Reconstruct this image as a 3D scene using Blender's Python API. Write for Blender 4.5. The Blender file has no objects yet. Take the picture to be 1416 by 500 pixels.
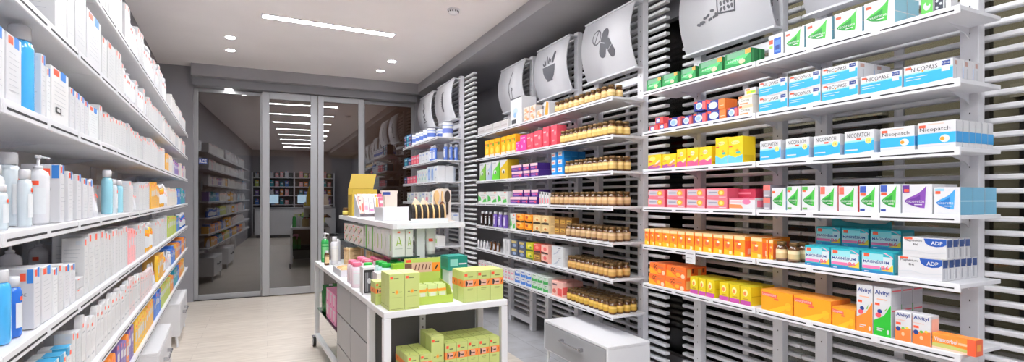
import bpy, bmesh, math, random
from mathutils import Vector
random.seed(7)
S = bpy.context.scene
COL = S.collection
PI = math.pi
# ------------------------------------------------------------------ camera geometry (photo frame 1416 x 500)
PHI = math.radians(25.15)     # camera yaw from the slatted wall's direction (+Y)
ALF = math.radians(3.48)      # the left wall, tables and lamps stand turned by this much
CAMH, FPX, HZ = 1.4, 720.0, 272.0

def ray(px):
    s = (px - 708) / FPX
    return math.sin(PHI) + math.cos(PHI) * s, math.cos(PHI) - math.sin(PHI) * s

def ray_l(px):
    x, y = ray(px)
    return x * math.cos(ALF) + y * math.sin(ALF), -x * math.sin(ALF) + y * math.cos(ALF)

def on_x(px, X, left=False):
    dx, dy = ray_l(px) if left else ray(px)
    t = X / dx
    return dy * t, t

# ------------------------------------------------------------------ materials
def lin(c):
    return tuple(((v / 255) / 12.92 if v / 255 <= 0.04045 else ((v / 255 + 0.055) / 1.055) ** 2.4) for v in c)

MATS = {}
def mat(name, rgb, rough=0.45, metal=0.0, spec=0.5, coat=0.0):
    if name in MATS:
        return MATS[name]
    m = bpy.data.materials.new(name)
    m.use_nodes = True
    b = m.node_tree.nodes['Principled BSDF']
    b.inputs['Base Color'].default_value = (*lin(rgb), 1)
    b.inputs['Roughness'].default_value = rough
    b.inputs['Metallic'].default_value = metal
    b.inputs['Specular IOR Level'].default_value = spec
    if coat:
        b.inputs['Coat Weight'].default_value = coat
    MATS[name] = m
    return m

def C(r, g, b, rough=0.42):
    r, g, b = [int(v if v <= 200 else 200 + (v - 200) * .6) if min(r, g, b) > 200 else v for v in (r, g, b)]
    return mat('print_%d_%d_%d' % (r, g, b), (r, g, b), rough)

def emis(name, rgb, k):
    m = bpy.data.materials.new(name)
    m.use_nodes = True
    nt = m.node_tree
    nt.nodes.clear()
    e = nt.nodes.new('ShaderNodeEmission')
    e.inputs[0].default_value = (*lin(rgb), 1)
    e.inputs[1].default_value = k
    o = nt.nodes.new('ShaderNodeOutputMaterial')
    nt.links.new(e.outputs[0], o.inputs[0])
    MATS[name] = m
    return m

def glass(name, tint, ior, rough=0.0):
    m = bpy.data.materials.new(name)
    m.use_nodes = True
    nt = m.node_tree
    nt.nodes.clear()
    t = nt.nodes.new('ShaderNodeBsdfTransparent')
    t.inputs[0].default_value = (*lin(tint), 1)
    g = nt.nodes.new('ShaderNodeBsdfGlossy')
    g.inputs['Roughness'].default_value = rough
    f = nt.nodes.new('ShaderNodeFresnel')
    f.inputs[0].default_value = ior
    x = nt.nodes.new('ShaderNodeMixShader')
    o = nt.nodes.new('ShaderNodeOutputMaterial')
    nt.links.new(f.outputs[0], x.inputs[0])
    nt.links.new(t.outputs[0], x.inputs[1])
    nt.links.new(g.outputs[0], x.inputs[2])
    nt.links.new(x.outputs[0], o.inputs[0])
    MATS[name] = m
    return m

def noisy(name, rgb, amt, scale, rough=0.6, stretch=(1, 1, 1)):
    m = mat(name, rgb, rough)
    nt = m.node_tree
    b = nt.nodes['Principled BSDF']
    tc = nt.nodes.new('ShaderNodeTexCoord')
    mp = nt.nodes.new('ShaderNodeMapping')
    mp.inputs['Scale'].default_value = stretch
    n = nt.nodes.new('ShaderNodeTexNoise')
    n.inputs['Scale'].default_value = scale
    n.inputs['Detail'].default_value = 5
    r = nt.nodes.new('ShaderNodeValToRGB')
    a = lin([max(0, c - amt) for c in rgb])
    z = lin([min(255, c + amt) for c in rgb])
    r.color_ramp.elements[0].position = 0.3
    r.color_ramp.elements[1].position = 0.7
    r.color_ramp.elements[0].color = (*a, 1)
    r.color_ramp.elements[1].color = (*z, 1)
    nt.links.new(tc.outputs['Object'], mp.inputs[0])
    nt.links.new(mp.outputs[0], n.inputs[0])
    nt.links.new(n.outputs[0], r.inputs[0])
    nt.links.new(r.outputs[0], b.inputs['Base Color'])
    return m

def tiled(name, c1, c2, grout, bw, bh, rough, rot=0.0, mortar=0.004, grain=None):
    m = mat(name, c1, rough)
    nt = m.node_tree
    b = nt.nodes['Principled BSDF']
    tc = nt.nodes.new('ShaderNodeTexCoord')
    mp = nt.nodes.new('ShaderNodeMapping')
    mp.inputs['Rotation'].default_value = (0, 0, rot)
    br = nt.nodes.new('ShaderNodeTexBrick')
    br.inputs['Scale'].default_value = 1
    br.inputs['Brick Width'].default_value = bw
    br.inputs['Row Height'].default_value = bh
    br.inputs['Mortar Size'].default_value = mortar
    br.inputs['Color1'].default_value = (*lin(c1), 1)
    br.inputs['Color2'].default_value = (*lin(c2), 1)
    br.inputs['Mortar'].default_value = (*lin(grout), 1)
    nt.links.new(tc.outputs['Object'], mp.inputs[0])
    nt.links.new(mp.outputs[0], br.inputs[0])
    col = br.outputs[0]
    if grain:
        mp2 = nt.nodes.new('ShaderNodeMapping')
        mp2.inputs['Rotation'].default_value = (0, 0, rot)
        mp2.inputs['Scale'].default_value = grain
        nt.links.new(tc.outputs['Object'], mp2.inputs[0])
        n = nt.nodes.new('ShaderNodeTexNoise')
        n.inputs['Scale'].default_value = 3
        n.inputs['Detail'].default_value = 6
        nt.links.new(mp2.outputs[0], n.inputs[0])
        r = nt.nodes.new('ShaderNodeValToRGB')
        r.color_ramp.elements[0].position = 0.3
        r.color_ramp.elements[0].color = (0.78, 0.76, 0.74, 1)
        r.color_ramp.elements[1].position = 0.7
        r.color_ramp.elements[1].color = (1, 1, 1, 1)
        nt.links.new(n.outputs[0], r.inputs[0])
        x = nt.nodes.new('ShaderNodeMix')
        x.data_type = 'RGBA'
        x.blend_type = 'MULTIPLY'
        x.inputs[0].default_value = 1
        nt.links.new(col, x.inputs[6])
        nt.links.new(r.outputs[0], x.inputs[7])
        col = x.outputs[2]
    nt.links.new(col, b.inputs['Base Color'])
    return m

WHITE = mat('white_lacquer', (226, 226, 229), 0.35)
SHELF = mat('white_shelf_steel', (222, 222, 226), 0.35)
GREYSHELF = mat('light_grey_shelf', (216, 216, 220), 0.4)
DARK = mat('dark_slot', (40, 40, 44), 0.6)
GREYWALL = noisy('grey_paint', (150, 149, 154), 4, 2.0, 0.7)
GREYBEAM = noisy('grey_beam_paint', (160, 159, 163), 4, 2.0, 0.7)
DRAWER = mat('grey_drawer_laminate', (160, 161, 165), 0.4)
ANTHR = noisy('anthracite_panel', (104, 103, 102), 6, 3, 0.6)
ALU = mat('brushed_aluminium', (168, 169, 172), 0.35, 0.35)
CHROME = mat('chrome', (190, 190, 194), 0.2, 0.9)
CEIL = noisy('ceiling_plaster', (246, 241, 240), 3, 1.5, 0.8)
RED = C(250, 92, 60)
BLK = C(30, 30, 34)
BLU = C(58, 132, 214)
GTX = C(176, 178, 184)
PW = mat('white_card', (213, 213, 216), 0.4)
AMBER = mat('amber_glass', (94, 58, 28), 0.12, coat=0.5)
GOLDLID = mat('dark_gold_lid', (116, 88, 52), 0.3, 0.5)
PLA = mat('white_plastic', (216, 216, 220), 0.25)
CLEAR = mat('clear_gel_plastic', (206, 216, 222), 0.1, coat=0.4)
DOORGLASS = glass('door_glass', (160, 160, 168), 2.6)
WINGLASS = glass('window_glass', (205, 205, 203), 1.5)
SHELFGLASS = glass('shelf_glass', (205, 232, 222), 1.45)
GLASSEDGE = mat('green_glass_edge', (30, 66, 58), 0.15)

# ------------------------------------------------------------------ mesh builder
class MB:
    def __init__(s):
        s.v, s.f, s.m, s.mats, s.sm = [], [], [], [], []
    def mi(s, m):
        if m not in s.mats:
            s.mats.append(m)
        return s.mats.index(m)
    def face(s, pts, m, smooth=False):
        n = len(s.v)
        s.v += [tuple(p) for p in pts]
        s.f.append(tuple(range(n, n + len(pts))))
        s.m.append(s.mi(m))
        s.sm.append(smooth)
    def raw(s, vs, fs, m, smooth=False):
        n = len(s.v)
        s.v += [tuple(p) for p in vs]
        k = s.mi(m)
        for f in fs:
            s.f.append(tuple(i + n for i in f))
            s.m.append(k)
            s.sm.append(smooth)
    def box(s, x0, x1, y0, y1, z0, z1, m, bev=0.0):
        if x0 > x1: x0, x1 = x1, x0
        if y0 > y1: y0, y1 = y1, y0
        if z0 > z1: z0, z1 = z1, z0
        if bev <= 0:
            vs = [(x, y, z) for z in (z0, z1) for y in (y0, y1) for x in (x0, x1)]
            s.raw(vs, [(0, 2, 3, 1), (4, 5, 7, 6), (0, 1, 5, 4), (2, 6, 7, 3), (0, 4, 6, 2), (1, 3, 7, 5)], m)
            return
        bm = bmesh.new()
        bmesh.ops.create_cube(bm, size=1)
        for v in bm.verts:
            v.co = ((x0 + x1) / 2 + v.co.x * (x1 - x0), (y0 + y1) / 2 + v.co.y * (y1 - y0), (z0 + z1) / 2 + v.co.z * (z1 - z0))
        bmesh.ops.bevel(bm, geom=list(bm.edges), offset=bev, segments=1, affect='EDGES')
        bm.verts.index_update()
        s.raw([v.co[:] for v in bm.verts], [tuple(v.index for v in f.verts) for f in bm.faces], m)
        bm.free()
    def prism(s, poly, z0, z1, m, axis='z', cap=True):
        """poly of 2-D points extruded between z0 and z1 along axis"""
        def P(p, h):
            return {'z': (p[0], p[1], h), 'y': (p[0], h, p[1]), 'x': (h, p[0], p[1])}[axis]
        n = len(poly)
        vs = [P(p, z0) for p in poly] + [P(p, z1) for p in poly]
        fs = [(i, (i + 1) % n, n + (i + 1) % n, n + i) for i in range(n)]
        if cap:
            fs += [tuple(range(n))[::-1], tuple(range(n, 2 * n))]
        s.raw(vs, fs, m)
    def tube(s, a, b, r, m, seg=10, r2=None):
        a, b = Vector(a), Vector(b)
        d = (b - a).normalized()
        u = d.orthogonal().normalized()
        w = d.cross(u)
        r2 = r if r2 is None else r2
        vs = []
        for p, q in ((a, r), (b, r2)):
            for i in range(seg):
                t = 2 * PI * i / seg
                vs.append(p + (u * math.cos(t) + w * math.sin(t)) * q)
        s.raw(vs, [(i, (i + 1) % seg, seg + (i + 1) % seg, seg + i) for i in range(seg)], m, True)
        s.raw(vs[:seg], [tuple(range(seg))[::-1]], m)
        s.raw(vs[seg:], [tuple(range(seg))], m)
    def lathe(s, prof, seg=14, cx=0, cy=0, sx=1.0, sy=1.0, smooth=True):
        """prof: list of (r, z, material of the band up to the next point)"""
        n = len(s.v)
        for r, z, _ in prof:
            for i in range(seg):
                t = 2 * PI * i / seg
                s.v.append((cx + r * sx * math.cos(t), cy + r * sy * math.sin(t), z))
        for k in range(len(prof) - 1):
            mi = s.mi(prof[k][2])
            for i in range(seg):
                j = (i + 1) % seg
                s.f.append((n + k * seg + i, n + k * seg + j, n + (k + 1) * seg + j, n + (k + 1) * seg + i))
                s.m.append(mi)
                s.sm.append(smooth)
        s.f.append(tuple(n + i for i in range(seg))[::-1]); s.m.append(s.mi(prof[0][2])); s.sm.append(False)
        q = n + (len(prof) - 1) * seg
        s.f.append(tuple(q + i for i in range(seg))); s.m.append(s.mi(prof[-2][2])); s.sm.append(False)
    def disc(s, c, r, m, axis='y', seg=12, rz=None):
        rz = rz or r
        pts = []
        for i in range(seg):
            t = 2 * PI * i / seg
            a, b = r * math.cos(t), rz * math.sin(t)
            pts.append((c[0] + a, c[1], c[2] + b) if axis == 'y' else (c[0], c[1] + a, c[2] + b) if axis == 'x' else (c[0] + a, c[1] + b, c[2]))
        s.face(pts, m)
    def mesh(s, name):
        me = bpy.data.meshes.new(name)
        me.from_pydata(s.v, [], s.f)
        for m in s.mats:
            me.materials.append(m)
        me.polygons.foreach_set('material_index', s.m)
        me.polygons.foreach_set('use_smooth', s.sm)
        me.update()
        return me
    def build(s, name, parent=None, loc=(0, 0, 0), rz=0.0, off=(0, 0, 0)):
        """link as one object; off is subtracted from the vertices (frame coordinates -> local)"""
        if off != (0, 0, 0):
            s.v = [(x - off[0], y - off[1], z - off[2]) for x, y, z in s.v]
        return link(name, s.mesh(name), parent, loc, rz)

def link(name, me, parent=None, loc=(0, 0, 0), rz=0.0):
    o = bpy.data.objects.new(name, me)
    COL.objects.link(o)
    o.location = loc
    o.rotation_euler = (0, 0, rz)
    if parent is not None:
        o.parent = parent
    return o

def tag(o, label, cat, group=None, kind=None):
    o['label'] = label
    o['category'] = cat
    if group: o['group'] = group
    if kind: o['kind'] = kind
    return o

def struct(name, mb, loc=(0, 0, 0), rz=0.0, parent=None):
    o = mb.build(name, parent, loc, rz)
    if parent is None:
        o['kind'] = 'structure'
    return o

def thing(name, label, cat, loc=(0, 0, 0), left=False, group=None):
    o = bpy.data.objects.new(name, None)
    COL.objects.link(o)
    o.empty_display_size = 0.1
    o.location = lw(*loc) if left else loc
    o.rotation_euler = (0, 0, ALF if left else 0)
    return tag(o, label, cat, group)

def lw(x, y, z=0.0):
    """left-wall frame -> world"""
    return (x * math.cos(ALF) - y * math.sin(ALF), x * math.sin(ALF) + y * math.cos(ALF), z)

# ------------------------------------------------------------------ lettering
TXT = {}
def text_geo(s, bold=False):
    if (s, bold) in TXT:
        return TXT[(s, bold)]
    cu = bpy.data.curves.new('lettering', 'FONT')
    cu.body = s
    cu.size = 1.0
    cu.resolution_u = 2
    if bold: cu.offset = 0.022
    ob = bpy.data.objects.new('lettering', cu)
    me = bpy.data.meshes.new_from_object(ob)
    vs = [v.co[:] for v in me.vertices]
    fs = [tuple(p.vertices) for p in me.polygons]
    bpy.data.objects.remove(ob)
    bpy.data.meshes.remove(me)
    bpy.data.curves.remove(cu)
    x0 = min(v[0] for v in vs); x1 = max(v[0] for v in vs)
    z0 = min(v[1] for v in vs); z1 = max(v[1] for v in vs)
    vs = [((v[0] - x0) / (x1 - x0), (v[1] - z0) / (z1 - z0)) for v in vs]
    TXT[(s, bold)] = (vs, fs)
    return TXT[(s, bold)]

# ------------------------------------------------------------------ cartons: body plus printed shapes on each face
def carton_mb(w, d, h, base, deco, seam=True, mb=None, z0=0.0):
    """front face looks to -Y; origin at the middle of the base. deco: (face, kind, data..., material)"""
    mb = mb or MB()
    mb.box(-w / 2, w / 2, -d / 2, d / 2, z0, z0 + h, base, min(0.0012, w / 12, d / 12))
    e = [0.0]
    def to3(face, u, v):
        k = 0.0004 + e[0]
        if face == 'F': return (-w / 2 + u * w, -d / 2 - k, z0 + v * h)
        if face == 'R': return (w / 2 + k, -d / 2 + u * d, z0 + v * h)
        if face == 'L': return (-w / 2 - k, d / 2 - u * d, z0 + v * h)
        return (-w / 2 + u * w, -d / 2 + v * d, z0 + h + k)
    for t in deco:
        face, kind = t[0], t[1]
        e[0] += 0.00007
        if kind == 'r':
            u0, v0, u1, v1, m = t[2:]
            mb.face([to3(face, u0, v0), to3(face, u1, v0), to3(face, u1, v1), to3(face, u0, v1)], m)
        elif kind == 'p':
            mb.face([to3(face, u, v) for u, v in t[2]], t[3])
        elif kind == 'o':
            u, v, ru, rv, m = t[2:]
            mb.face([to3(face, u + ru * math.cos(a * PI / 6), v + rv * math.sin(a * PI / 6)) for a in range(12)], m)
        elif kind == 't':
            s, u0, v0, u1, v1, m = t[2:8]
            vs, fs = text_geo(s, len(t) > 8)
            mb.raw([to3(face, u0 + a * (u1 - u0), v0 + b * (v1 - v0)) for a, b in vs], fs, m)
    return mb

def lines(face, u0, u1, v0, v1, n, m=GTX, th=0.018, seed=1):
    r = random.Random(seed)
    out = []
    for i in range(n):
        v = v1 - (v1 - v0) * i / max(1, n - 1)
        out.append((face, 'r', u0, v - th / 2, u0 + (u1 - u0) * r.uniform(0.55, 1), v + th / 2, m))
    return out

# each design: base material and a list of printed shapes
D = {}
def wave(v0, amp, up=0.02):
    n = 8
    top = [(i / n, v0 + amp * math.sin(i / n * PI * 1.3 + 0.4)) for i in range(n + 1)]
    return top
def band(lo, hi):
    return lo + hi[::-1]
SKY = C(52, 172, 240); NAVY = C(40, 66, 140); TANG = C(250, 150, 40)
lo = [(i / 8, 0.06 + 0.16 * max(0, (i / 8 - 0.4)) ** 1.2) for i in range(9)]
hi = [(i / 8, 0.56 + 0.06 * i / 8) for i in range(9)]
hi2 = [(i / 8, 0.62 + 0.06 * i / 8) for i in range(9)]
D['nicopass'] = (PW, [('F', 'p', band(lo, hi2), C(150, 214, 248)), ('F', 'p', band(lo, hi), SKY), ('F', 't', 'NICOPASS', .16, .68, .7, .88, BLK),
    ('F', 'r', .04, .82, .16, .93, RED), ('F', 'r', .78, .74, .95, .94, NAVY), ('F', 't', '1,5mg', .8, .79, .93, .89, PW), ('F', 'r', .78, .48, .94, .68, PW),
    ('F', 'r', .05, .42, .5, .45, PW), ('F', 'r', .05, .30, .36, .33, PW), ('F', 'o', .4, .66, .02, .05, TANG),
    ('R', 'r', .1, .1, .45, .9, C(222, 226, 232)), ('R', 'r', .15, .7, .4, .9, C(190, 150, 140)), ('R', 'r', .3, .12, .36, .6, GTX)])
D['nicopatch'] = (PW, [('F', 'p', band(lo, [(a, b - .04) for a, b in hi2]), C(150, 214, 248)), ('F', 'p', band(lo, [(a, b - .06) for a, b in hi]), SKY), ('F', 't', 'NICOPATCH', .1, .72, .86, .9, BLK),
    ('F', 'o', .82, .55, .11, .13, C(246, 226, 130)), ('F', 't', '14', .77, .5, .87, .6, C(180, 130, 30)), ('F', 'r', .42, .6, .58, .68, RED), ('F', 'r', .05, .18, .46, .23, PW), ('R', 'r', .0, .06, 1, .5, C(170, 196, 224))])
D['nicopatch_lozenge'] = (PW, [('F', 'r', 0, .2, 1, .58, SKY), ('F', 'r', 0, .1, .85, .14, C(200, 206, 212)), ('F', 't', 'Nicopatch', .06, .62, .86, .8, BLK),
    ('F', 'r', .04, .8, .22, .9, RED), ('F', 'o', .72, .36, .13, .14, C(232, 236, 222)), ('F', 'o', .66, .36, .06, .07, TANG), ('F', 'r', .28, .9, .7, .93, C(240, 190, 170)), ('R', 'r', 0, .2, 1, .58, C(64, 160, 222)), ('R', 'r', 0, .6, .12, .95, GTX)])
def sail(col, dark, tx=PW, extra=()):
    p = [(.08, .44), (.2, .53), (.36, .6), (.52, .68), (.66, .78), (.76, .88), (.82, .95), (.8, .75), (.79, .55), (.78, .35), (.76, .2), (.62, .21), (.44, .25), (.28, .3), (.16, .36)]
    q = [(.08, .44), (.2, .48), (.36, .52), (.5, .58), (.62, .66), (.62, .55), (.62, .4), (.62, .21), (.44, .25), (.28, .3), (.16, .36)]
    return [('F', 'p', p, col), ('F', 'p', q, dark), ('F', 't', 'nicorette', .16, .38, .75, .48, tx), ('F', 'r', .42, .3, .68, .33, tx), ('F', 'r', .06, .76, .26, .86, RED), ('F', 'r', .08, .9, .24, .95, C(196, 206, 226)),
            ('F', 'r', .1, .06, .3, .09, C(214, 216, 220)), ('F', 'r', .5, .06, .6, .09, C(214, 216, 220))] + list(extra)
GR1, GR2 = C(74, 188, 70), C(42, 146, 60)
D['gum_green'] = (PW, sail(GR1, GR2, extra=[('R', 'r', 0, 0, 1, 1, C(146, 200, 214)), ('R', 'r', 0, .45, 1, .48, PW)]))
D['gum_mint'] = (PW, sail(GR1, GR2, extra=[('F', 'r', .04, .82, .38, .97, C(92, 176, 80)), ('F', 'r', .06, .06, .36, .14, C(110, 170, 90))]))
D['gum_red'] = (PW, sail(GR1, GR2, extra=[('F', 'r', .04, .68, .3, .97, C(246, 110, 92)), ('R', 'r', 0, 0, .3, 1, C(236, 96, 90))]))
D['gum_blue'] = (C(226, 230, 242), sail(GR1, GR2, extra=[('F', 'r', .04, .74, .36, .97, C(64, 92, 178)), ('F', 'r', .06, .62, .34, .72, RED), ('F', 'r', .05, .06, .3, .14, C(54, 74, 156))]))
D['gum_purple'] = (PW, sail(C(132, 74, 170), C(104, 46, 148), extra=[('F', 'r', .03, .72, .26, .97, C(96, 52, 140)), ('F', 'r', .08, .74, .24, .84, RED)]))
D['gum_sky'] = (PW, sail(C(70, 160, 220), C(36, 120, 196), extra=[('F', 'r', .05, .86, .4, .95, C(150, 206, 226)), ('R', 'r', 0, 0, 1, 1, C(116, 178, 208)), ('R', 'r', 0, .48, 1, .52, C(190, 220, 234))]))
D['blister_blue'] = (PW, [('F', 'r', .38, .12, .86, .82, C(44, 92, 184)), ('F', 'r', .44, .2, .8, .72, C(84, 130, 214)), ('F', 'r', .48, .3, .76, .5, NAVY), ('F', 'r', .06, .6, .32, .8, RED), ('F', 'r', .08, .4, .3, .52, C(150, 200, 90))])
TEAL = C(38, 150, 92)
D['green_lozenge'] = (C(24, 118, 62), [('F', 'r', 0, .0, 1, .62, C(30, 152, 74)), ('F', 'r', .1, .6, .8, .96, C(112, 168, 132)), ('F', 'p', [(.05, .35), (.5, .66), (.95, .72), (.8, .45), (.45, .2)], C(86, 196, 118)), ('F', 'r', .78, .7, .98, .97, C(240, 160, 60)),
    ('F', 't', 'nicorette', .16, .38, .72, .54, PW), ('F', 'o', .66, .3, .12, .14, C(226, 200, 170)), ('R', 'r', .1, .05, .4, .95, C(60, 150, 86))])
D['green_slim'] = (PW, [('F', 'r', 0, 0, 1, .86, C(98, 192, 82)), ('F', 'r', .1, .86, .9, 1, RED), ('F', 'o', .5, .4, .3, .2, PW), ('F', 'o', .58, .55, .2, .15, C(98, 192, 82))])
D['black_slim'] = (C(228, 230, 233), [('F', 'r', .05, .1, .95, .92, C(52, 58, 72))] + [('F', 'o', .3 + .4 * (i % 2), .2 + .15 * i, .16, .06, C(196, 204, 214)) for i in range(5)])
D['white_slim'] = (PW, [('F', 'r', .2, .2, .4, .8, GTX)])
D['aspirin_blue'] = (C(34, 52, 140), [('F', 'o', .45, .5, .3, .36, C(206, 222, 240)), ('F', 'o', .42, .5, .2, .22, C(150, 186, 226)), ('F', 'r', .74, .1, 1, .9, C(246, 110, 110)), ('F', 'r', .04, .84, .3, .98, RED), ('R', 'r', 0, 0, 1, 1, C(250, 120, 110))])
D['aspirin_orange'] = (C(250, 130, 60), [('F', 'r', 0, 0, .66, 1, C(34, 52, 140)), ('F', 'o', .36, .5, .26, .36, C(206, 222, 240)), ('F', 'r', .72, .3, .95, .38, C(255, 200, 160)), ('F', 'r', .02, .8, .2, .98, RED)])
D['aspirin_small'] = (C(238, 90, 84), [('F', 'r', .1, .1, .6, .9, C(58, 84, 170)), ('F', 'o', .36, .5, .2, .3, C(214, 224, 240)), ('R', 'r', 0, 0, 1, 1, C(236, 92, 100))])
D['cream_white'] = (C(240, 236, 226), [('F', 'r', 0, .72, 1, 1, C(246, 200, 160)), ('F', 't', 'Citrate', .15, .4, .8, .66, C(92, 96, 70)), ('F', 'r', .1, .12, .7, .24, C(240, 150, 90)), ('F', 'r', .04, .8, .24, .96, RED)])
D['lime_pack'] = (PW, [('F', 'r', .2, .2, 1, .6, C(214, 204, 52)), ('F', 'r', .1, .64, .5, .9, C(240, 140, 90)), ('F', 'r', .6, .3, .95, .5, C(120, 190, 70))])
YEL = C(236, 202, 32)
D['yellow_pink'] = (YEL, [('F', 'p', [(0, 0), (1, 0), (1, .38), (.7, .22), (.4, .34), (0, .28)], C(232, 92, 140)), ('F', 'o', .5, .72, .2, .12, C(248, 232, 190)), ('F', 'p', [(.5, .3), (.95, .5), (1, .42), (.7, .24)], C(248, 226, 170)), ('F', 'r', .1, .5, .3, .56, RED), ('F', 't', 'Azinc', .28, .66, .72, .78, C(214, 120, 40)), ('R', 'r', .1, .1, .9, .2, C(214, 180, 30))])
D['yellow_violet'] = (YEL, [('F', 'p', [(0, 0), (.8, 0), (1, .2), (.4, .3), (0, .22)], C(172, 84, 150)), ('F', 'p', [(.3, .2), (.9, .5), (.98, .4), (.6, .12)], C(238, 140, 90)), ('F', 'p', [(.5, .34), (.85, .62), (.9, .5), (.6, .3)], C(246, 232, 214)), ('F', 'o', .35, .72, .24, .14, C(248, 224, 120)), ('F', 'r', .05, .48, .3, .56, RED)])
D['yellow_sky'] = (YEL, [('F', 'p', [(0, 0), (1, 0), (1, .32), (.5, .22), (0, .34)], C(108, 196, 226)), ('F', 'o', .5, .78, .3, .07, C(250, 236, 150)), ('F', 't', 'Azinc', .22, .74, .78, .82, C(224, 130, 40)), ('F', 'r', .06, .62, .3, .67, RED), ('F', 'o', .7, .4, .16, .05, C(70, 170, 170)), ('F', 'o', .64, .48, .1, .05, C(240, 150, 60)), ('R', 'r', .12, .1, .88, .3, C(220, 186, 26))])
PNK = C(240, 116, 140)
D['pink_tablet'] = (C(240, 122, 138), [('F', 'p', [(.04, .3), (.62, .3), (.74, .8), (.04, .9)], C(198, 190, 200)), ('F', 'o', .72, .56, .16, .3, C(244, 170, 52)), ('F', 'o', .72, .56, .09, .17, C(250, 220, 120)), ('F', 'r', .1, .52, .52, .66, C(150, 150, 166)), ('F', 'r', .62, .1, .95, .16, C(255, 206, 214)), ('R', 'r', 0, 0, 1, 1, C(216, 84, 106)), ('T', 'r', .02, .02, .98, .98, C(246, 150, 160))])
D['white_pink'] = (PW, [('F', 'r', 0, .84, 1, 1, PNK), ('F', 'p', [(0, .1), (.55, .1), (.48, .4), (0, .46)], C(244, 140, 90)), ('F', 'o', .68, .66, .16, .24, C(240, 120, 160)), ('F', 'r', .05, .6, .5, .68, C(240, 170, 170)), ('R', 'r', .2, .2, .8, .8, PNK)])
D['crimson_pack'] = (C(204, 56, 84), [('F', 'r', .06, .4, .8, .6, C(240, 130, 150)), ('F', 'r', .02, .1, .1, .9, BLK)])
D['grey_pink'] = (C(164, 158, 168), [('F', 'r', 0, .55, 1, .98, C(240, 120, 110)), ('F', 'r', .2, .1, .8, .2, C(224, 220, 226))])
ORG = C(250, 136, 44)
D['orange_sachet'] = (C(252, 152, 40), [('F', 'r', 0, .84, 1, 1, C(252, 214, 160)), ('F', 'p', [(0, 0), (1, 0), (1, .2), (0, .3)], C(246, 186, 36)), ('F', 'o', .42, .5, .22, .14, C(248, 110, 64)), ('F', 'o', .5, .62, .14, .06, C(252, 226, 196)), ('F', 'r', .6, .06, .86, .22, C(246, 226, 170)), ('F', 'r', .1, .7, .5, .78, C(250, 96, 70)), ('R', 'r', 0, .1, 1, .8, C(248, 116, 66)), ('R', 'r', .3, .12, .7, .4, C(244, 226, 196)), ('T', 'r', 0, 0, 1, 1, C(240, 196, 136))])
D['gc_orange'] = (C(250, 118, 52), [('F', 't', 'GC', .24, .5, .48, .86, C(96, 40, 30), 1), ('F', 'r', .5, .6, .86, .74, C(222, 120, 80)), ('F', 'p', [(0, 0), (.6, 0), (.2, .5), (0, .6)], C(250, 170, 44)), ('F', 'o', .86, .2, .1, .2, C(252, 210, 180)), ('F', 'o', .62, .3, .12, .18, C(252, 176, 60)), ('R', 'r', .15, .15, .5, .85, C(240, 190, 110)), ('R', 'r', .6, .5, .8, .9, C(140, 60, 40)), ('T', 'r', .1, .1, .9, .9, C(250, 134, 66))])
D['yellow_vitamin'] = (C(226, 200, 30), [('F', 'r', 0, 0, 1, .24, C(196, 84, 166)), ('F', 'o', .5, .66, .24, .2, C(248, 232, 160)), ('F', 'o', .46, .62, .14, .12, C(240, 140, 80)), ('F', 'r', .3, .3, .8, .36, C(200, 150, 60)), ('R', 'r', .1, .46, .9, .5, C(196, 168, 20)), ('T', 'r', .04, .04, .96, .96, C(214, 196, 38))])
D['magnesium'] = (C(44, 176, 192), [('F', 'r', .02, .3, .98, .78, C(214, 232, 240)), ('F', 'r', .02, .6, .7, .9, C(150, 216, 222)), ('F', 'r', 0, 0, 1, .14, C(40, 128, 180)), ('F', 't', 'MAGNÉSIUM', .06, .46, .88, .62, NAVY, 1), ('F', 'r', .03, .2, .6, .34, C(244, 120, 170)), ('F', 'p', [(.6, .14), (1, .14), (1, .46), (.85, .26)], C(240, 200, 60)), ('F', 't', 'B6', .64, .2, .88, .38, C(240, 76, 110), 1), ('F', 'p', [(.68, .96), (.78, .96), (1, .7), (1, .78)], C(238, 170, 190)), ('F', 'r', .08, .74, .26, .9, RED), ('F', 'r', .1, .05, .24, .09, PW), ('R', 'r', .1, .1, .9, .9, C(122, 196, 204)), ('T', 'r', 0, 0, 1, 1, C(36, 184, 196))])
D['adp_white'] = (PW, [('F', 'p', [(.5, .98), (.54, .74), (.64, .62), (.78, .58), (.92, .62), (1, .72), (1, .98)], C(36, 84, 170)), ('F', 't', 'ADP', .66, .68, .92, .86, PW, 1), ('F', 't', 'Magnésium', .06, .76, .46, .9, BLK), ('F', 't', 'B6', .26, .6, .38, .7, BLK), ('F', 'r', .04, .9, .24, .99, RED),
    ('F', 'p', [(0, .3), (.3, .38), (.6, .26), (1, .34), (1, .3), (.6, .22), (.3, .34), (0, .26)], C(206, 212, 220)), ('F', 'p', [(0, .16), (.3, .24), (.6, .12), (1, .2), (1, .17), (.6, .09), (.3, .21), (0, .13)], C(214, 218, 224)), ('R', 'r', .1, .6, .9, .95, C(52, 80, 140)), ('R', 'r', .2, .1, .4, .55, GTX)])
D['orange_long'] = (C(252, 164, 32), [('F', 'p', [(.02, .72), (.52, .66), (.52, .82), (.02, .9)], C(250, 100, 80)), ('F', 't', 'Levocarnitine', .04, .72, .48, .85, PW), ('F', 'o', .86, .36, .1, .2, C(252, 184, 44)), ('F', 'p', [(.2, 0), (.6, 0), (1, .5), (.6, .3)], C(252, 190, 40)), ('F', 'r', .42, .56, .56, .64, C(250, 100, 80)), ('R', 'r', 0, 0, 1, 1, C(246, 146, 60)), ('T', 'r', 0, 0, 1, 1, C(240, 160, 60))])
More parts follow.
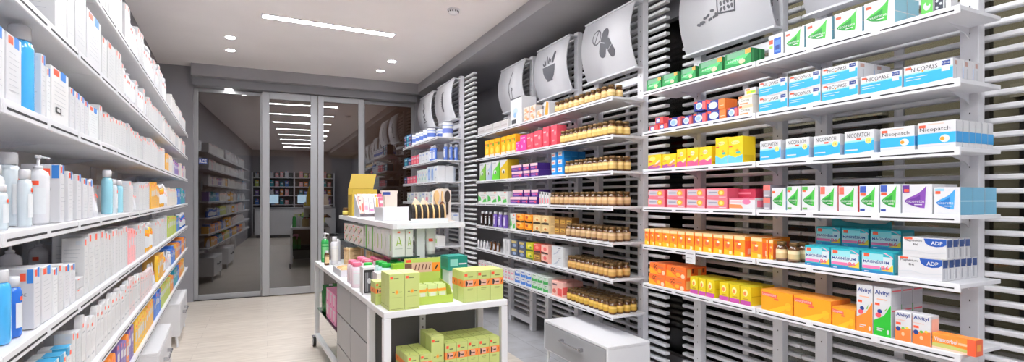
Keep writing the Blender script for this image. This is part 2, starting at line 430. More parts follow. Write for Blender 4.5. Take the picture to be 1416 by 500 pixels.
def alvityl(low, col, sp):
    return [('F', 'p', [(0, 0), (1, 0), (1, .52 if low else .66), (.6, .42), (0, .3)], col), ('F', 't', 'Alvityl', .08, .82, .92, .93, NAVY, 1), ('F', 'r', .08, .62, .36, .67, RED), ('F', 'o', .36, .5, .14, .045, NAVY), ('F', 'o', .28, .42, .17, .05, C(238, 86, 100)), ('F', 'p', sp, C(120, 180, 70)),
            ('F', 'r', .2, .14, .6, .16, PW), ('F', 'r', .2, .1, .5, .12, PW), ('F', 'o', .84, .1, .07, .05, PW), ('F', 'r', .2, .74, .8, .76, C(240, 180, 150)), ('R', 'r', .08, .62, .92, .9, C(206, 206, 214)), ('R', 'r', .08, .92, .92, .95, C(240, 110, 120)), ('R', 'r', .08, .52, .92, .55, C(240, 110, 120)), ('R', 'r', .3, .1, .8, .46, C(214, 214, 220))]
D['alvityl_orange'] = (PW, alvityl(0, C(250, 140, 50), [(.6, .5), (.76, .6), (.7, .5)]))
D['alvityl_green'] = (PW, alvityl(0, C(40, 184, 50), [(.6, .52), (.82, .6), (.7, .52)]))
D['alvityl_small'] = (PW, [('F', 'p', [(0, 0), (1, 0), (1, .48), (.5, .42), (0, .44)], C(250, 130, 60)), ('F', 't', 'Alvityl', .06, .8, .9, .95, NAVY, 1), ('F', 'r', .06, .54, .36, .62, RED), ('F', 'o', .2, .4, .15, .08, NAVY), ('F', 'o', .5, .44, .1, .05, C(120, 180, 70)), ('F', 'o', .76, .47, .1, .04, C(230, 200, 60)), ('F', 'o', .5, .24, .1, .07, C(254, 190, 150)), ('F', 'r', .06, .7, .66, .72, C(238, 180, 160)), ('R', 'r', .1, .45, .9, .9, C(250, 190, 170)), ('R', 'r', .1, .3, .7, .36, NAVY)])
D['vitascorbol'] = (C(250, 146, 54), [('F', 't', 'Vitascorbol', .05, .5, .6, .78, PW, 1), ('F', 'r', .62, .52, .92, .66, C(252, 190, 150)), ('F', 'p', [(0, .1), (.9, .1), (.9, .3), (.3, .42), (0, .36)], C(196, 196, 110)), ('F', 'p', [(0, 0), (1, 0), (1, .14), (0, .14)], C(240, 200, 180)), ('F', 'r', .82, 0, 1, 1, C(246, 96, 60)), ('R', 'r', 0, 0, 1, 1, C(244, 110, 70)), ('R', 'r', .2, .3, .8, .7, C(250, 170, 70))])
# middle rack designs
D['leaflet_white'] = (C(238, 234, 230), [('F', 'r', .05, .1, .95, .9, C(214, 206, 204)), ('F', 'r', .1, .3, .9, .5, C(190, 180, 180))])
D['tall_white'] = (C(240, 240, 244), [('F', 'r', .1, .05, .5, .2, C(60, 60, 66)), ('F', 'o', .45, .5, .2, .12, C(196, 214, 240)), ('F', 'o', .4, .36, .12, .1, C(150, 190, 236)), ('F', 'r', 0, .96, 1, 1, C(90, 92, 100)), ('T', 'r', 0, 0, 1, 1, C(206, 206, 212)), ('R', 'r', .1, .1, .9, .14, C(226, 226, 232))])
D['peach_box'] = (C(246, 222, 208), [('F', 'o', .4, .6, .26, .25, C(250, 176, 130)), ('F', 'o', .72, .3, .2, .2, C(246, 150, 110)), ('F', 'r', .05, .05, .5, .2, C(240, 120, 90)), ('R', 'r', .1, .2, .8, .8, C(240, 232, 228))])
D['orange_white'] = (PW, [('F', 'p', [(.2, .1), (.8, 0), (.9, .9), (.5, 1)], C(248, 160, 50)), ('R', 'r', .2, .2, .8, .8, C(224, 226, 230))])
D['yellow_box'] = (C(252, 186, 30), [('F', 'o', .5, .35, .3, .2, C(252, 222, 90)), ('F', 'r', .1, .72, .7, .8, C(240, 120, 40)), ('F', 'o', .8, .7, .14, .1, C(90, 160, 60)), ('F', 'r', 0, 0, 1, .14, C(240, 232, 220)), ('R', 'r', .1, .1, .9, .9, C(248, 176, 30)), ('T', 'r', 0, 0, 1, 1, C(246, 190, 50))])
D['magenta_box'] = (C(236, 70, 164), [('F', 'o', .3, .3, .14, .1, C(250, 180, 220)), ('F', 'o', .7, .6, .14, .1, C(250, 180, 220)), ('F', 'r', .1, .8, .8, .88, C(252, 200, 226))])
D['coral_box'] = (C(240, 88, 106), [('F', 'o', .74, .6, .14, .12, C(250, 170, 170)), ('F', 'r', .1, .7, .5, .78, C(252, 206, 206)), ('F', 'r', .1, .2, .6, .28, C(250, 160, 160)), ('F', 'p', [(0, 0), (.3, 0), (0, .5)], C(226, 66, 90))])
def tea(col):
    return (PW, [('F', 'p', [(.0, 0), (1, 0), (1, .9), (.7, .7), (.2, .5)], col), ('F', 'o', .45, .4, .2, .12, PW), ('F', 'o', .5, .36, .08, .08, C(60, 70, 50)), ('F', 'r', .1, .86, .6, .92, GTX), ('R', 'p', [(0, 0), (1, 0), (1, .1), (.0, .95)], col), ('R', 'r', .0, .96, 1, 1, PW)])
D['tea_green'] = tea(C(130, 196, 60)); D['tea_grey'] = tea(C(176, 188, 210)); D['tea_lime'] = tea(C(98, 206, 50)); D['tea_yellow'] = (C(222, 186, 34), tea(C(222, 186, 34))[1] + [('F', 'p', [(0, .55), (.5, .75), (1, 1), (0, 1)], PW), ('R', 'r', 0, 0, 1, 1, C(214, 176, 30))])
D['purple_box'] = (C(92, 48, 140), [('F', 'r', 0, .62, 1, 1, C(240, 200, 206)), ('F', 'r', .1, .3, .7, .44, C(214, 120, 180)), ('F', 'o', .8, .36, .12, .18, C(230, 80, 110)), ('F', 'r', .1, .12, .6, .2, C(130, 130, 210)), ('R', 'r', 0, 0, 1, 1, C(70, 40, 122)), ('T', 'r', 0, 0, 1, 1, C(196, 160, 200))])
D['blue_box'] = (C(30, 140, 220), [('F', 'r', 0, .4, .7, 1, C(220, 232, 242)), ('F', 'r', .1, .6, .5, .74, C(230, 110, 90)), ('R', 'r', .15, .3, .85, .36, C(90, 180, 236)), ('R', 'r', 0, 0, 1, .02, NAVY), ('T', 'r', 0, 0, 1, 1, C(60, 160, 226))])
D['leaf_white'] = (C(240, 242, 238), [('F', 'p', [(0, .1), (.35, .25), (.3, .5), (0, .7)], C(80, 190, 80)), ('F', 'p', [(.5, .05), (.95, .1), (.9, .4), (.6, .3)], C(90, 196, 90)), ('F', 'r', .3, .64, .8, .72, C(180, 190, 186)), ('F', 'o', .6, .46, .2, .1, C(230, 204, 200)), ('F', 'r', .68, .84, .86, .94, RED)])
D['mini_white'] = (C(242, 236, 236), [('F', 'r', .1, .2, .8, .5, C(240, 150, 170)), ('F', 'r', .2, .7, .7, .82, GTX)])
D['stick_white'] = (C(238, 234, 236), [('F', 'r', .2, .1, .8, .5, C(240, 130, 140)), ('F', 'r', .2, .8, .8, 1, BLK)])
D['orange_food'] = (C(246, 150, 30), [('F', 'p', [(0, 0), (1, 0), (1, .26), (.5, .16), (0, .3)], C(48, 40, 30)), ('F', 'o', .6, .6, .26, .22, C(252, 190, 60)), ('F', 'o', .3, .66, .16, .14, C(214, 80, 40)), ('F', 'r', .1, .84, .7, .94, C(250, 220, 150)), ('R', 'r', .2, .2, .8, .8, C(226, 130, 40))])
D['tan_food'] = (C(226, 196, 140), [('F', 'p', [(0, 0), (1, 0), (1, .2), (.5, .26), (0, .14)], C(70, 56, 40)), ('F', 'o', .5, .56, .3, .24, C(240, 214, 160)), ('F', 'o', .56, .5, .16, .14, C(220, 130, 60)), ('R', 'r', .2, .2, .8, .8, C(210, 180, 130))])
D['brown_food'] = (C(156, 112, 58), [('F', 'r', .1, .3, .9, .7, C(214, 170, 80)), ('F', 'r', .2, .42, .8, .5, C(60, 44, 30)), ('F', 'r', .1, .8, .9, .9, C(110, 76, 40)), ('T', 'r', 0, 0, 1, 1, C(206, 150, 80))])
D['coral_food'] = (C(236, 92, 80), [('F', 'p', [(0, 0), (1, 0), (1, .3), (0, .16)], C(96, 60, 60)), ('F', 'o', .5, .6, .24, .2, C(250, 150, 130)), ('F', 'r', .1, .86, .7, .94, C(250, 210, 200))])
D['slate_food'] = (C(84, 92, 112), [('F', 'r', .1, .6, .8, .9, C(210, 190, 120)), ('F', 'o', .5, .34, .26, .2, C(150, 170, 206)), ('R', 'r', .1, .1, .9, .9, C(226, 226, 230))])
D['lime_food'] = (C(206, 202, 40), [('F', 'p', [(0, 0), (1, 0), (1, .24), (0, .2)], C(90, 110, 40)), ('F', 'o', .5, .6, .26, .2, C(240, 226, 120)), ('F', 'o', .66, .44, .14, .14, C(90, 150, 60))])
D['blush_food'] = (C(246, 186, 170), [('F', 'p', [(0, 0), (1, 0), (1, .14), (0, .26)], C(80, 50, 50)), ('F', 'o', .56, .56, .24, .22, C(236, 110, 110)), ('F', 'r', .1, .84, .6, .92, C(250, 230, 224))])
D['grey_diet'] = (C(228, 230, 236), [('F', 'p', [(.2, .1), (.5, .3), (.7, .7), (.64, .74), (.42, .38), (.16, .16)], C(178, 186, 200)), ('F', 'r', .55, .8, .8, .88, C(90, 96, 110)), ('R', 'r', .1, .1, .9, .9, C(210, 212, 220))])
D['blue_med'] = (C(232, 236, 246), [('F', 'p', [(0, 0), (1, .1), (1, .5), (.4, .4), (0, .6)], C(70, 130, 216)), ('F', 'r', .2, .7, .8, .82, C(90, 110, 190))])
D['green_med'] = (C(228, 240, 228), [('F', 'p', [(0, 0), (1, .1), (1, .5), (.4, .36), (0, .5)], C(70, 180, 90)), ('F', 'o', .4, .6, .22, .14, C(180, 220, 180)), ('F', 'r', .2, .8, .8, .88, C(100, 140, 110))])
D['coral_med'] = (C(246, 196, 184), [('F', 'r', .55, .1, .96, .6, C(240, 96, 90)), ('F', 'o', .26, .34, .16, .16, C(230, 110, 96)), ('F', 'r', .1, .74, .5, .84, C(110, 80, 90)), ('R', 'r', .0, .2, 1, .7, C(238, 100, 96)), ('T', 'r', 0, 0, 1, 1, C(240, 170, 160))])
# green face-care cartons of the front table
LG = C(198, 210, 128)
star = []
for i in range(16):
    a = i * PI / 8
    q = .15 if i % 2 == 0 else .07
    star.append((.5 + q * math.cos(a), .5 + q * .5 * math.sin(a)))
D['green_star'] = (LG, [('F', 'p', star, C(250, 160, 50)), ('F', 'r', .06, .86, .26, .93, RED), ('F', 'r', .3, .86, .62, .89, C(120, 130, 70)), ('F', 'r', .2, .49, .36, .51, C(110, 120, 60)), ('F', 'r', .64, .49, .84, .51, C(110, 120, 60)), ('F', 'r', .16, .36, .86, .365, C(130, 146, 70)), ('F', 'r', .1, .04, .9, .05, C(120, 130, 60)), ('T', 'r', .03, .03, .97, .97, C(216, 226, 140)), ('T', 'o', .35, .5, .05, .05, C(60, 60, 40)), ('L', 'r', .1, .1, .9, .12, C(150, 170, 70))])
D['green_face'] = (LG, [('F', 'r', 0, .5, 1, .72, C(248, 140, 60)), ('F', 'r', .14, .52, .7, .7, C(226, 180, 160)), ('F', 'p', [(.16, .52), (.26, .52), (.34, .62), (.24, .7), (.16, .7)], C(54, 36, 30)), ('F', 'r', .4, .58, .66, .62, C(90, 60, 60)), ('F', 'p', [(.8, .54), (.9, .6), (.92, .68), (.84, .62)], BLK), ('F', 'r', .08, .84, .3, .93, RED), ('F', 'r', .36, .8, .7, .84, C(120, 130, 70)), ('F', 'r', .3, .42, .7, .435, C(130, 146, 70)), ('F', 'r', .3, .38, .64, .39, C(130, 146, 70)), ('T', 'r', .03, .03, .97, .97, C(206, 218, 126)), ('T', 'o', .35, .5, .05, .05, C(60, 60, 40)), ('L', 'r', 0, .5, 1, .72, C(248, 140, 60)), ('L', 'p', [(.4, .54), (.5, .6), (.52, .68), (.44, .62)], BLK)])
# left wall cartons: printed front, text on the side that faces the aisle end
def skin(tag_u, blue=True, base=None, seed=0, side=True):
    o = [('F', 'r', .1, .86, .42, .97, RED)]
    if blue: o += [('F', 'r', .5, .84, .82, 1, BLU)]
    o += lines('F', .14, .86, .2, .74, 8, seed=seed, th=.008)
    if side: o += lines('L', .12, .88, .12, .8, 11, seed=seed + 3, th=.008) + [('L', 'r', .62, .88, .9, .95, C(206, 214, 226))]
    return (base or PW, o)
D['care_a'] = skin(0, True, None, 1); D['care_b'] = skin(0, True, C(238, 240, 243), 2)
D['care_near'] = (PW, skin(0, True, None, 5, False)[1] + lines('L', .12, .8, .42, .66, 4, seed=4, th=.009) + [('L', 'r', .56, .8, .74, .93, RED), ('L', 'r', .78, .76, .97, .99, BLU), ('L', 't', 'TOLERIANE', .2, .55, .76, .6, C(110, 112, 120)), ('L', 'r', .42, .1, .64, .3, BLK), ('L', 'r', .46, .13, .62, .19, PW), ('L', 'r', .46, .22, .62, .28, PW)])
D['care_c'] = skin(0, False, C(216, 216, 218), 3); D['care_d'] = skin(0, False, C(204, 205, 209), 4)
D['care_qr'] = (C(236, 234, 234), skin(0, True, None, 5)[1] + [('F', 'r', .2, .2, .5, .3, BLK), ('F', 'r', .26, .22, .44, .28, C(226, 226, 226))])
D['care_logo'] = (C(242, 238, 234), [('F', 'o', .5, .9, .3, .04, C(120, 96, 70)), ('F', 'r', .2, .82, .8, .84, GTX)] + lines('F', .2, .8, .2, .6, 6, seed=8, th=.008))
D['care_bluecap'] = (C(232, 230, 230), [('F', 'r', 0, .8, .6, 1, C(60, 160, 206)), ('F', 'r', .62, .78, .94, .88, RED), ('T', 'r', .0, .0, 1, .6, C(60, 160, 206)), ('L', 'r', .5, .86, 1, 1, C(60, 160, 206))] + lines('F', .14, .8, .2, .7, 6, seed=9, th=.008) + lines('L', .1, .8, .2, .7, 6, seed=10, th=.008))
for k, c in {'orange': (240, 156, 78), 'amber': (238, 182, 84), 'pink': (244, 176, 178), 'lightgreen': (190, 204, 100), 'blue': (74, 130, 214), 'teal': (52, 160, 176), 'purple': (130, 110, 176), 'cream': (240, 226, 206)}.items():
    D['care_' + k] = (C(*c), [('F', 'r', .08, .86, .4, .97, RED), ('F', 'r', .14, .5, .86, .74, PW)] + lines('F', .2, .8, .12, .4, 4, seed=11, th=.012) + [('L', 'r', .1, .4, .9, .8, C(*[min(255, q + 20) for q in c]))])
# far rack
D['baby_blue'] = (C(214, 224, 240), [('F', 'r', .1, .6, .9, .85, C(92, 122, 196)), ('F', 'o', .5, .36, .26, .18, C(236, 238, 246)), ('F', 'r', .2, .1, .8, .16, C(150, 170, 214))])
D['baby_teal'] = (C(40, 120, 160), [('F', 'r', .1, .6, .9, .8, C(196, 226, 236)), ('F', 'o', .5, .3, .3, .18, C(90, 190, 206))])
D['baby_dark'] = (C(38, 56, 100), [('F', 'r', .1, .6, .9, .8, C(150, 180, 226)), ('F', 'o', .5, .3, .3, .18, C(206, 140, 160))])
D['baby_pink'] = (C(226, 92, 120), [('F', 'r', .1, .6, .9, .8, C(250, 206, 214)), ('F', 'o', .5, .3, .3, .18, C(250, 150, 150))])
D['baby_mint'] = (C(220, 236, 232), [('F', 'o', .3, .3, .14, .1, C(120, 196, 190)), ('F', 'o', .7, .6, .14, .1, C(150, 180, 226)), ('F', 'o', .4, .76, .1, .08, C(206, 160, 200))])
D['baby_oval'] = (C(214, 228, 246), [('F', 'o', .5, .5, .3, .4, C(84, 130, 206)), ('F', 'o', .5, .46, .18, .26, C(170, 200, 240))])
D['baby_white'] = (C(232, 236, 244), [('F', 'r', .2, .7, .8, .84, C(150, 170, 214)), ('F', 'r', .2, .2, .6, .26, GTX)])
# trolley
D['a_logo'] = (C(240, 241, 236), [('F', 'p', [(.3, .4), (.46, .72), (.5, .72), (.38, .4)], C(150, 184, 60)), ('F', 'p', [(.5, .72), (.56, .72), (.76, .4), (.66, .4)], C(150, 184, 60)), ('F', 'p', [(.38, .48), (.66, .46), (.66, .49), (.38, .51)], C(150, 184, 60)), ('F', 'r', .4, .86, .62, .92, RED), ('F', 'r', .2, .28, .8, .3, C(170, 176, 170)), ('L', 'r', .12, .2, .3, .8, C(170, 200, 90)), ('L', 'r', .4, .3, .46, .7, GTX)])
D['a_green'] = (C(240, 241, 236), [('F', 'r', .3, .3, .7, .7, C(120, 190, 60)), ('L', 'r', .3, .0, .8, 1, C(96, 176, 60))])
D['floral_box'] = (C(240, 230, 222), [('L', 'o', .3, .4, .2, .3, C(240, 190, 180)), ('L', 'o', .7, .6, .18, .24, C(200, 206, 150)), ('L', 'p', [(.2, .1), (.9, .8), (.94, .74), (.26, .04)], BLK), ('L', 'r', .04, .8, .2, .95, RED), ('F', 'o', .5, .5, .3, .3, C(236, 190, 170))])
D['black_white'] = (C(232, 232, 234), [('F', 'r', .1, .06, .9, .9, C(34, 34, 38))] + [('F', 'r', .2 + .16 * i, .12, .26 + .16 * i, .8, C(150, 150, 156)) for i in range(4)] + [('F', 'o', .5, .5, .18, .1, C(206, 206, 210))])
D['pink_white'] = (C(240, 230, 236), [('F', 'r', .1, .1, .9, .3, C(226, 120, 170)), ('F', 'r', .2, .6, .8, .7, GTX), ('L', 'r', .1, .1, .9, .4, C(226, 140, 180))])
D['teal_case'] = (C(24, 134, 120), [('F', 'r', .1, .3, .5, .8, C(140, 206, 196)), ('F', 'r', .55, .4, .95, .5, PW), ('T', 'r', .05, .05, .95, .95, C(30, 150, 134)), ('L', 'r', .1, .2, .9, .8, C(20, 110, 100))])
D['peach_case'] = (C(226, 226, 226), [('F', 'o', .55, .55, .36, .4, C(246, 184, 160)), ('F', 'o', .66, .3, .22, .26, C(248, 200, 184)), ('F', 'r', .02, .04, .2, .96, C(206, 208, 212)), ('L', 'r', .1, .1, .9, .9, C(204, 214, 214))])
D['pink_pack'] = (C(240, 150, 196), [('F', 'o', .5, .5, .3, .3, C(250, 206, 226)), ('L', 'o', .4, .5, .3, .3, C(250, 206, 226)), ('L', 'r', .1, .8, .9, .92, PW), ('L', 'r', .2, .1, .6, .2, C(200, 80, 150))])
D['lime_book'] = (C(140, 190, 50), [('F', 'o', .4, .5, .2, .3, C(90, 160, 40)), ('F', 'r', .6, .2, .9, .8, C(196, 220, 110))])

# ------------------------------------------------------------------ registry for labels
ITEMS = []
def note(o, desc, cat, place, order, qual='', extra=''):
    ITEMS.append((o, desc, cat, place, order, qual, extra))
    return o
def ordinal(n):
    w = ['', 'first', 'second', 'third', 'fourth', 'fifth', 'sixth', 'seventh', 'eighth', 'ninth', 'tenth']
    if n <= 10: return w[n]
    return '%d%s' % (n, 'th' if 10 <= n % 100 <= 20 else {1: 'st', 2: 'nd', 3: 'rd'}.get(n % 10, 'th'))
def finish_labels():
    byk = {}
    for it in ITEMS:
        byk.setdefault((it[1], it[3], it[5]), []).append(it)
    cnt = {}
    for it in ITEMS:
        cnt[(it[1], it[3])] = cnt.get((it[1], it[3]), 0) + 1
    for (desc, place, qual), l in byk.items():
        l.sort(key=lambda t: t[4])
        for i, it in enumerate(l):
            q = ' ' + qual if qual else ''
            if len(l) == 1:
                lab = '%s,%s on %s' % (desc, q, place) if q else '%s on %s' % (desc, place)
            else:
                lab = '%s, %s from %s%s, %s' % (desc, ordinal(i + 1), it[6] or 'door end', q, place)
            tag(it[0], lab, it[2], ('%s, %s' % (desc, place)) if cnt[(desc, place)] > 1 else None)

CARTONS = {}
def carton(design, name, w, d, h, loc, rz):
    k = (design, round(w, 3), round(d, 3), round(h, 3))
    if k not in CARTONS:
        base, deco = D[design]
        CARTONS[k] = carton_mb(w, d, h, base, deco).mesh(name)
    return link(name, CARTONS[k], None, loc, rz)

# ------------------------------------------------------------------ bottles and jars (body, cap, label)
PROTO = {}
def with_parts(key, name, body, parts):
    """first call builds; later calls copy the thing and each of its parts"""
    if key not in PROTO:
        o = link(name, body().mesh(name))
        for pn, f in parts:
            link(pn, f().mesh(pn), o)
        PROTO[key] = (o, [True])
        return o
    src = PROTO[key][0]
    o = src.copy()
    COL.objects.link(o)
    for ch in list(src.children):
        c = ch.copy()
        COL.objects.link(c)
        c.parent = o
    return o
def put(o, loc, rz=0.0):
    o.location = loc
    o.rotation_euler = (0, 0, rz)
    return o

def jar(loc, rz, r=.029, h=.088, lab=(206, 172, 110), key='jar'):
    def body():
        m = MB()
        m.lathe([(r * .86, 0, AMBER), (r, .004, AMBER), (r, h * .66, AMBER), (r * .9, h * .73, AMBER), (r * .7, h * .79, AMBER), (r * .7, h * .84, AMBER)])
        return m
    def lid():
        m = MB()
        m.lathe([(r * .8, h * .815, GOLDLID), (r * .84, h * .83, GOLDLID), (r * .84, h * .985, GOLDLID), (r * .78, h, GOLDLID)])
        return m
    def label():
        m = MB()
        a, b = C(*lab), C(max(0, lab[0] - 60), max(0, lab[1] - 70), max(0, lab[2] - 50))
        q = r + .0006
        m.lathe([(q, h * .1, b), (q, h * .17, a), (q, h * .42, C(min(255, lab[0] + 25), min(255, lab[1] + 30), min(255, lab[2] + 40))), (q, h * .56, a), (q, h * .62, a)])
        return m
    return put(with_parts((key, r, h, lab), 'vitamin_jar', body, [('lid', lid), ('label', label)]), loc, rz)

def bottle(name, key, loc, rz, r, h, body_m, cap_m, kind='cap', lab=None, sy=1.0, tagc=True):
    """kind: cap, pump or flip; sy flattens the bottle front to back"""
    H = h * (.8 if kind == 'pump' else .86)
    def body():
        m = MB()
        m.lathe([(r * .9, 0, body_m), (r, .006, body_m), (r, H * .86, body_m), (r * .86, H * .94, body_m), (r * .42, H * .985, body_m), (r * .4, H, body_m)], sy=sy)
        if lab:
            y = -r * sy - .0008
            for i in range(6):
                pass
        return m
    def cap():
        m = MB()
        if kind == 'pump':
            m.lathe([(r * .42, H, cap_m), (r * .42, H + h * .04, cap_m), (r * .16, H + h * .05, cap_m), (r * .16, h * .95, cap_m)])
            m.lathe([(r * .3, h * .95, cap_m), (r * .34, h * .965, cap_m), (r * .34, h * .99, cap_m), (r * .28, h, cap_m)])
            m.tube((0, 0, h * .978), (r * 1.0, 0, h * .955), r * .14, cap_m, 8, r * .1)
        else:
            w = .62 if kind == 'cap' else .8
            m.lathe([(r * w, H * .97, cap_m), (r * w, H + (h - H) * .85, cap_m), (r * w * .9, h, cap_m)], sy=max(sy, .8))
        return m
    def label():
        m = MB()
        n = 8
        q = r + .0008
        for (z0, z1, mm) in ((.18, .66, lab), (.7, .78, RED if tagc else lab)):
            a0, a1 = (-PI * .78, -PI * .22) if mm is lab else (-PI * .62, -PI * .42)
            pts = [(q * math.cos(a0 + (a1 - a0) * i / n), q * sy * math.sin(a0 + (a1 - a0) * i / n)) for i in range(n + 1)]
            m.raw([(x, y, H * z0) for x, y in pts] + [(x, y, H * z1) for x, y in pts], [(i, i + 1, n + 2 + i, n + 1 + i) for i in range(n)], mm, True)
        return m
    parts = [('pump' if kind == 'pump' else 'cap', cap)]
    if lab: parts.append(('label', label))
    return put(with_parts((name, key, r, h, kind), name, body, parts), loc, rz)

def tube_pack(name, key, loc, rz, w, h, body_m, cap_m):
    """squeeze tube standing on its cap: round below, flat crimped top"""
    def body():
        m = MB()
        n = 12
        rings = []
        for t in (0, .3, .6, .85, 1.0):
            z = h * .14 + h * .86 * t
            a, b = w / 2 * (.82 + .18 * t), w / 2 * (.75 * (1 - t) + .03)
            rings.append([(a * math.cos(2 * PI * i / n), b * math.sin(2 * PI * i / n), z) for i in range(n)])
        vs = [p for q in rings for p in q]
        fs = [(k * n + i, k * n + (i + 1) % n, (k + 1) * n + (i + 1) % n, (k + 1) * n + i) for k in range(4) for i in range(n)]
        m.raw(vs, fs, body_m, True)
        m.raw(rings[4], [tuple(range(n))], body_m)
        y = -w / 2 * .4
        m.face([(-w * .26, -w * .36, h * .5), (w * .1, -w * .36, h * .5), (w * .1, -w * .27, h * .6), (-w * .26, -w * .27, h * .6)], RED)
        return m
    def cap():
        m = MB()
        m.lathe([(w * .36, 0, cap_m), (w * .37, h * .13, cap_m), (w * .34, h * .145, cap_m)])
        return m
    return put(with_parts((name, key, w, h), name, body, [('cap', cap)]), loc, rz)

def pouch(key, loc, rz, w, d, h, base, arch=True):
    """flat pack with a round-headed hang tab"""
    def body():
        m = MB()
        top = [(w / 2 * math.cos(a * PI / 8), h * .82 + h * .18 * math.sin(a * PI / 8)) for a in range(9)] if arch else [(w / 2, h), (-w / 2, h)]
        poly = [(-w / 2, 0), (w / 2, 0)] + top
        m.prism(poly, -d / 2, d / 2, base, 'y')
        y = -d / 2 - .0006
        def q(x0, x1, z0, z1, mm): m.face([(x0 * w, y, z0 * h), (x1 * w, y, z0 * h), (x1 * w, y, z1 * h), (x0 * w, y, z1 * h)], mm)
        q(-.3, .0, .78, .85, RED)
        q(-.36, .36, .3, .62, C(222, 220, 222))
        q(-.3, .2, .16, .2, GTX)
        q(-.3, .3, .68, .71, GTX)
        return m
    return put(with_parts((key, w, d, h), 'blister_pack', body, []), loc, rz)

# ================================================================== THE ROOM
FY = 8.1           # entrance wall
CZ, SZ = 3.14, 3.0
def wallbox(name, *b, m=GREYWALL, **k):
    mb = MB()
    mb.box(*b, m)
    return struct(name, mb, **k)

WOOD = tiled('pale_wood_tile', (226, 217, 206), (219, 209, 197), (202, 192, 181), 1.2, .2, .32, 0.0, .003, (1.2, 9, 1))
GTILE = tiled('grey_floor_tile', (186, 187, 192), (178, 179, 184), (150, 151, 156), .9, .45, .35, PI / 2, .004, (2, 2, 1))
wallbox('floor', -3.2, 1.97, -5.0, 8.12, -.1, 0, m=WOOD)
wallbox('floor_grey', 1.97, 3.05, -5.0, 8.12, -.1, 0.0, m=GTILE)
wallbox('ceiling', -3.2, 2.10, -5.0, 8.3, CZ, CZ + .12, m=CEIL)
wallbox('ceiling_soffit', 2.10, 3.1, -5.0, 8.3, SZ, CZ + .12, m=GREYBEAM)
# left wall (turned with the left shelving)
mb = MB(); mb.box(-.94, -.80, -5.2, 8.06, 0, CZ, GREYWALL)
struct('wall_left', mb, (0, 0, 0), ALF)
wallbox('wall_back', -2.2, 3.1, -5.15, -5.0, 0, CZ, m=mat('back_wall_paint', (168, 164, 166), .8))
# right wall: grey wall towards the entrance, a long dark window behind the near racks
WX = 2.98
wallbox('wall_right', WX, WX + .12, 5.3, 8.3, 0, SZ)
mb = MB()
mb.box(WX, WX + .12, -5.0, 5.3, 0, .12, GREYWALL)
mb.box(WX, WX + .12, -5.0, 5.3, 2.85, SZ, GREYWALL)
mb.box(WX, WX + .12, -5.0, .0, .12, 2.85, GREYWALL)
struct('wall_right_window_surround', mb)
mb = MB()
for y in (.0, 1.25, 2.5, 3.75, 5.0):
    mb.box(WX + .02, WX + .1, y, y + .07, .12, 2.85, mat('window_frame_bronze', (74, 70, 66), .5))
wf = struct('window_1', mb)
mb = MB(); mb.box(WX + .06, WX + .066, .0, 5.3, .12, 2.85, WINGLASS)
mb.build('window_pane', wf)
# entrance wall: piers, header and glazed front
mb = MB()
mb.box(-1.42, -.90, FY, FY + .25, 0, CZ, GREYWALL)
struct('wall_front_pier', mb)
wallbox('wall_front_return', 2.12, WX + .12, FY, FY + .25, 0, CZ)
wallbox('trim_header', -.90, 2.12, FY - .22, FY + .2, 2.985, CZ, m=GREYBEAM)
wallbox('trim_track', -.90, 2.12, FY - .1, FY + .14, 2.88, 2.985, m=mat('track_grey', (138, 138, 143), .5))
def glazed(name, x0, x1, y, ztop, s, bot, handle=None, zb=0.012):
    mb = MB()
    t = .05
    mb.box(x0, x0 + s, y, y + t, zb, ztop, ALU, .003)
    mb.box(x1 - s, x1, y, y + t, zb, ztop, ALU, .003)
    mb.box(x0 + s, x1 - s, y, y + t, zb, zb + bot, ALU, .003)
    mb.box(x0 + s, x1 - s, y, y + t, ztop - s, ztop, ALU, .003)
    o = struct(name, mb)
    mb = MB(); mb.box(x0 + s, x1 - s, y + .02, y + .028, zb + bot, ztop - s, DOORGLASS)
    mb.build('glass_pane', o)
    return o
w2 = glazed('window_2', -.90, -.045, FY + .08, 2.875, .05, .07, zb=0)
mb = MB(); mb.box(-.815, -.795, FY + .05, FY + .08, 1.5, 1.62, BLK); mb.build('window_lock', w2)
d1 = glazed('door_1', -.07, .66, FY - .02, 2.96 - .085, .095, .1)
d2 = glazed('door_2', .665, 1.32, FY - .02, 2.96 - .085, .08, .1)
w3 = glazed('window_3', 1.30, 2.12, FY + .08, 2.875, .05, .07, zb=0)
mb = MB(); mb.box(-.845, -.745, FY + .0975, FY + .0992, 1.845, 1.925, NAVY)
vs, fs = text_geo('RCE', True)
mb.raw([(-.838 + a * .086, FY + .0968, 1.86 + b * .05) for a, b in vs], fs, PW)
tag(mb.build('window_sticker'), 'small navy sticker with white letters on the left fixed pane', 'sticker')
# baseboard of the left wall
mb = MB(); mb.box(-.80, -.785, 7.3, 8.03, 0, .08, mat('baseboard_grey', (120, 120, 124), .6)); struct('baseboard_left', mb, rz=ALF)

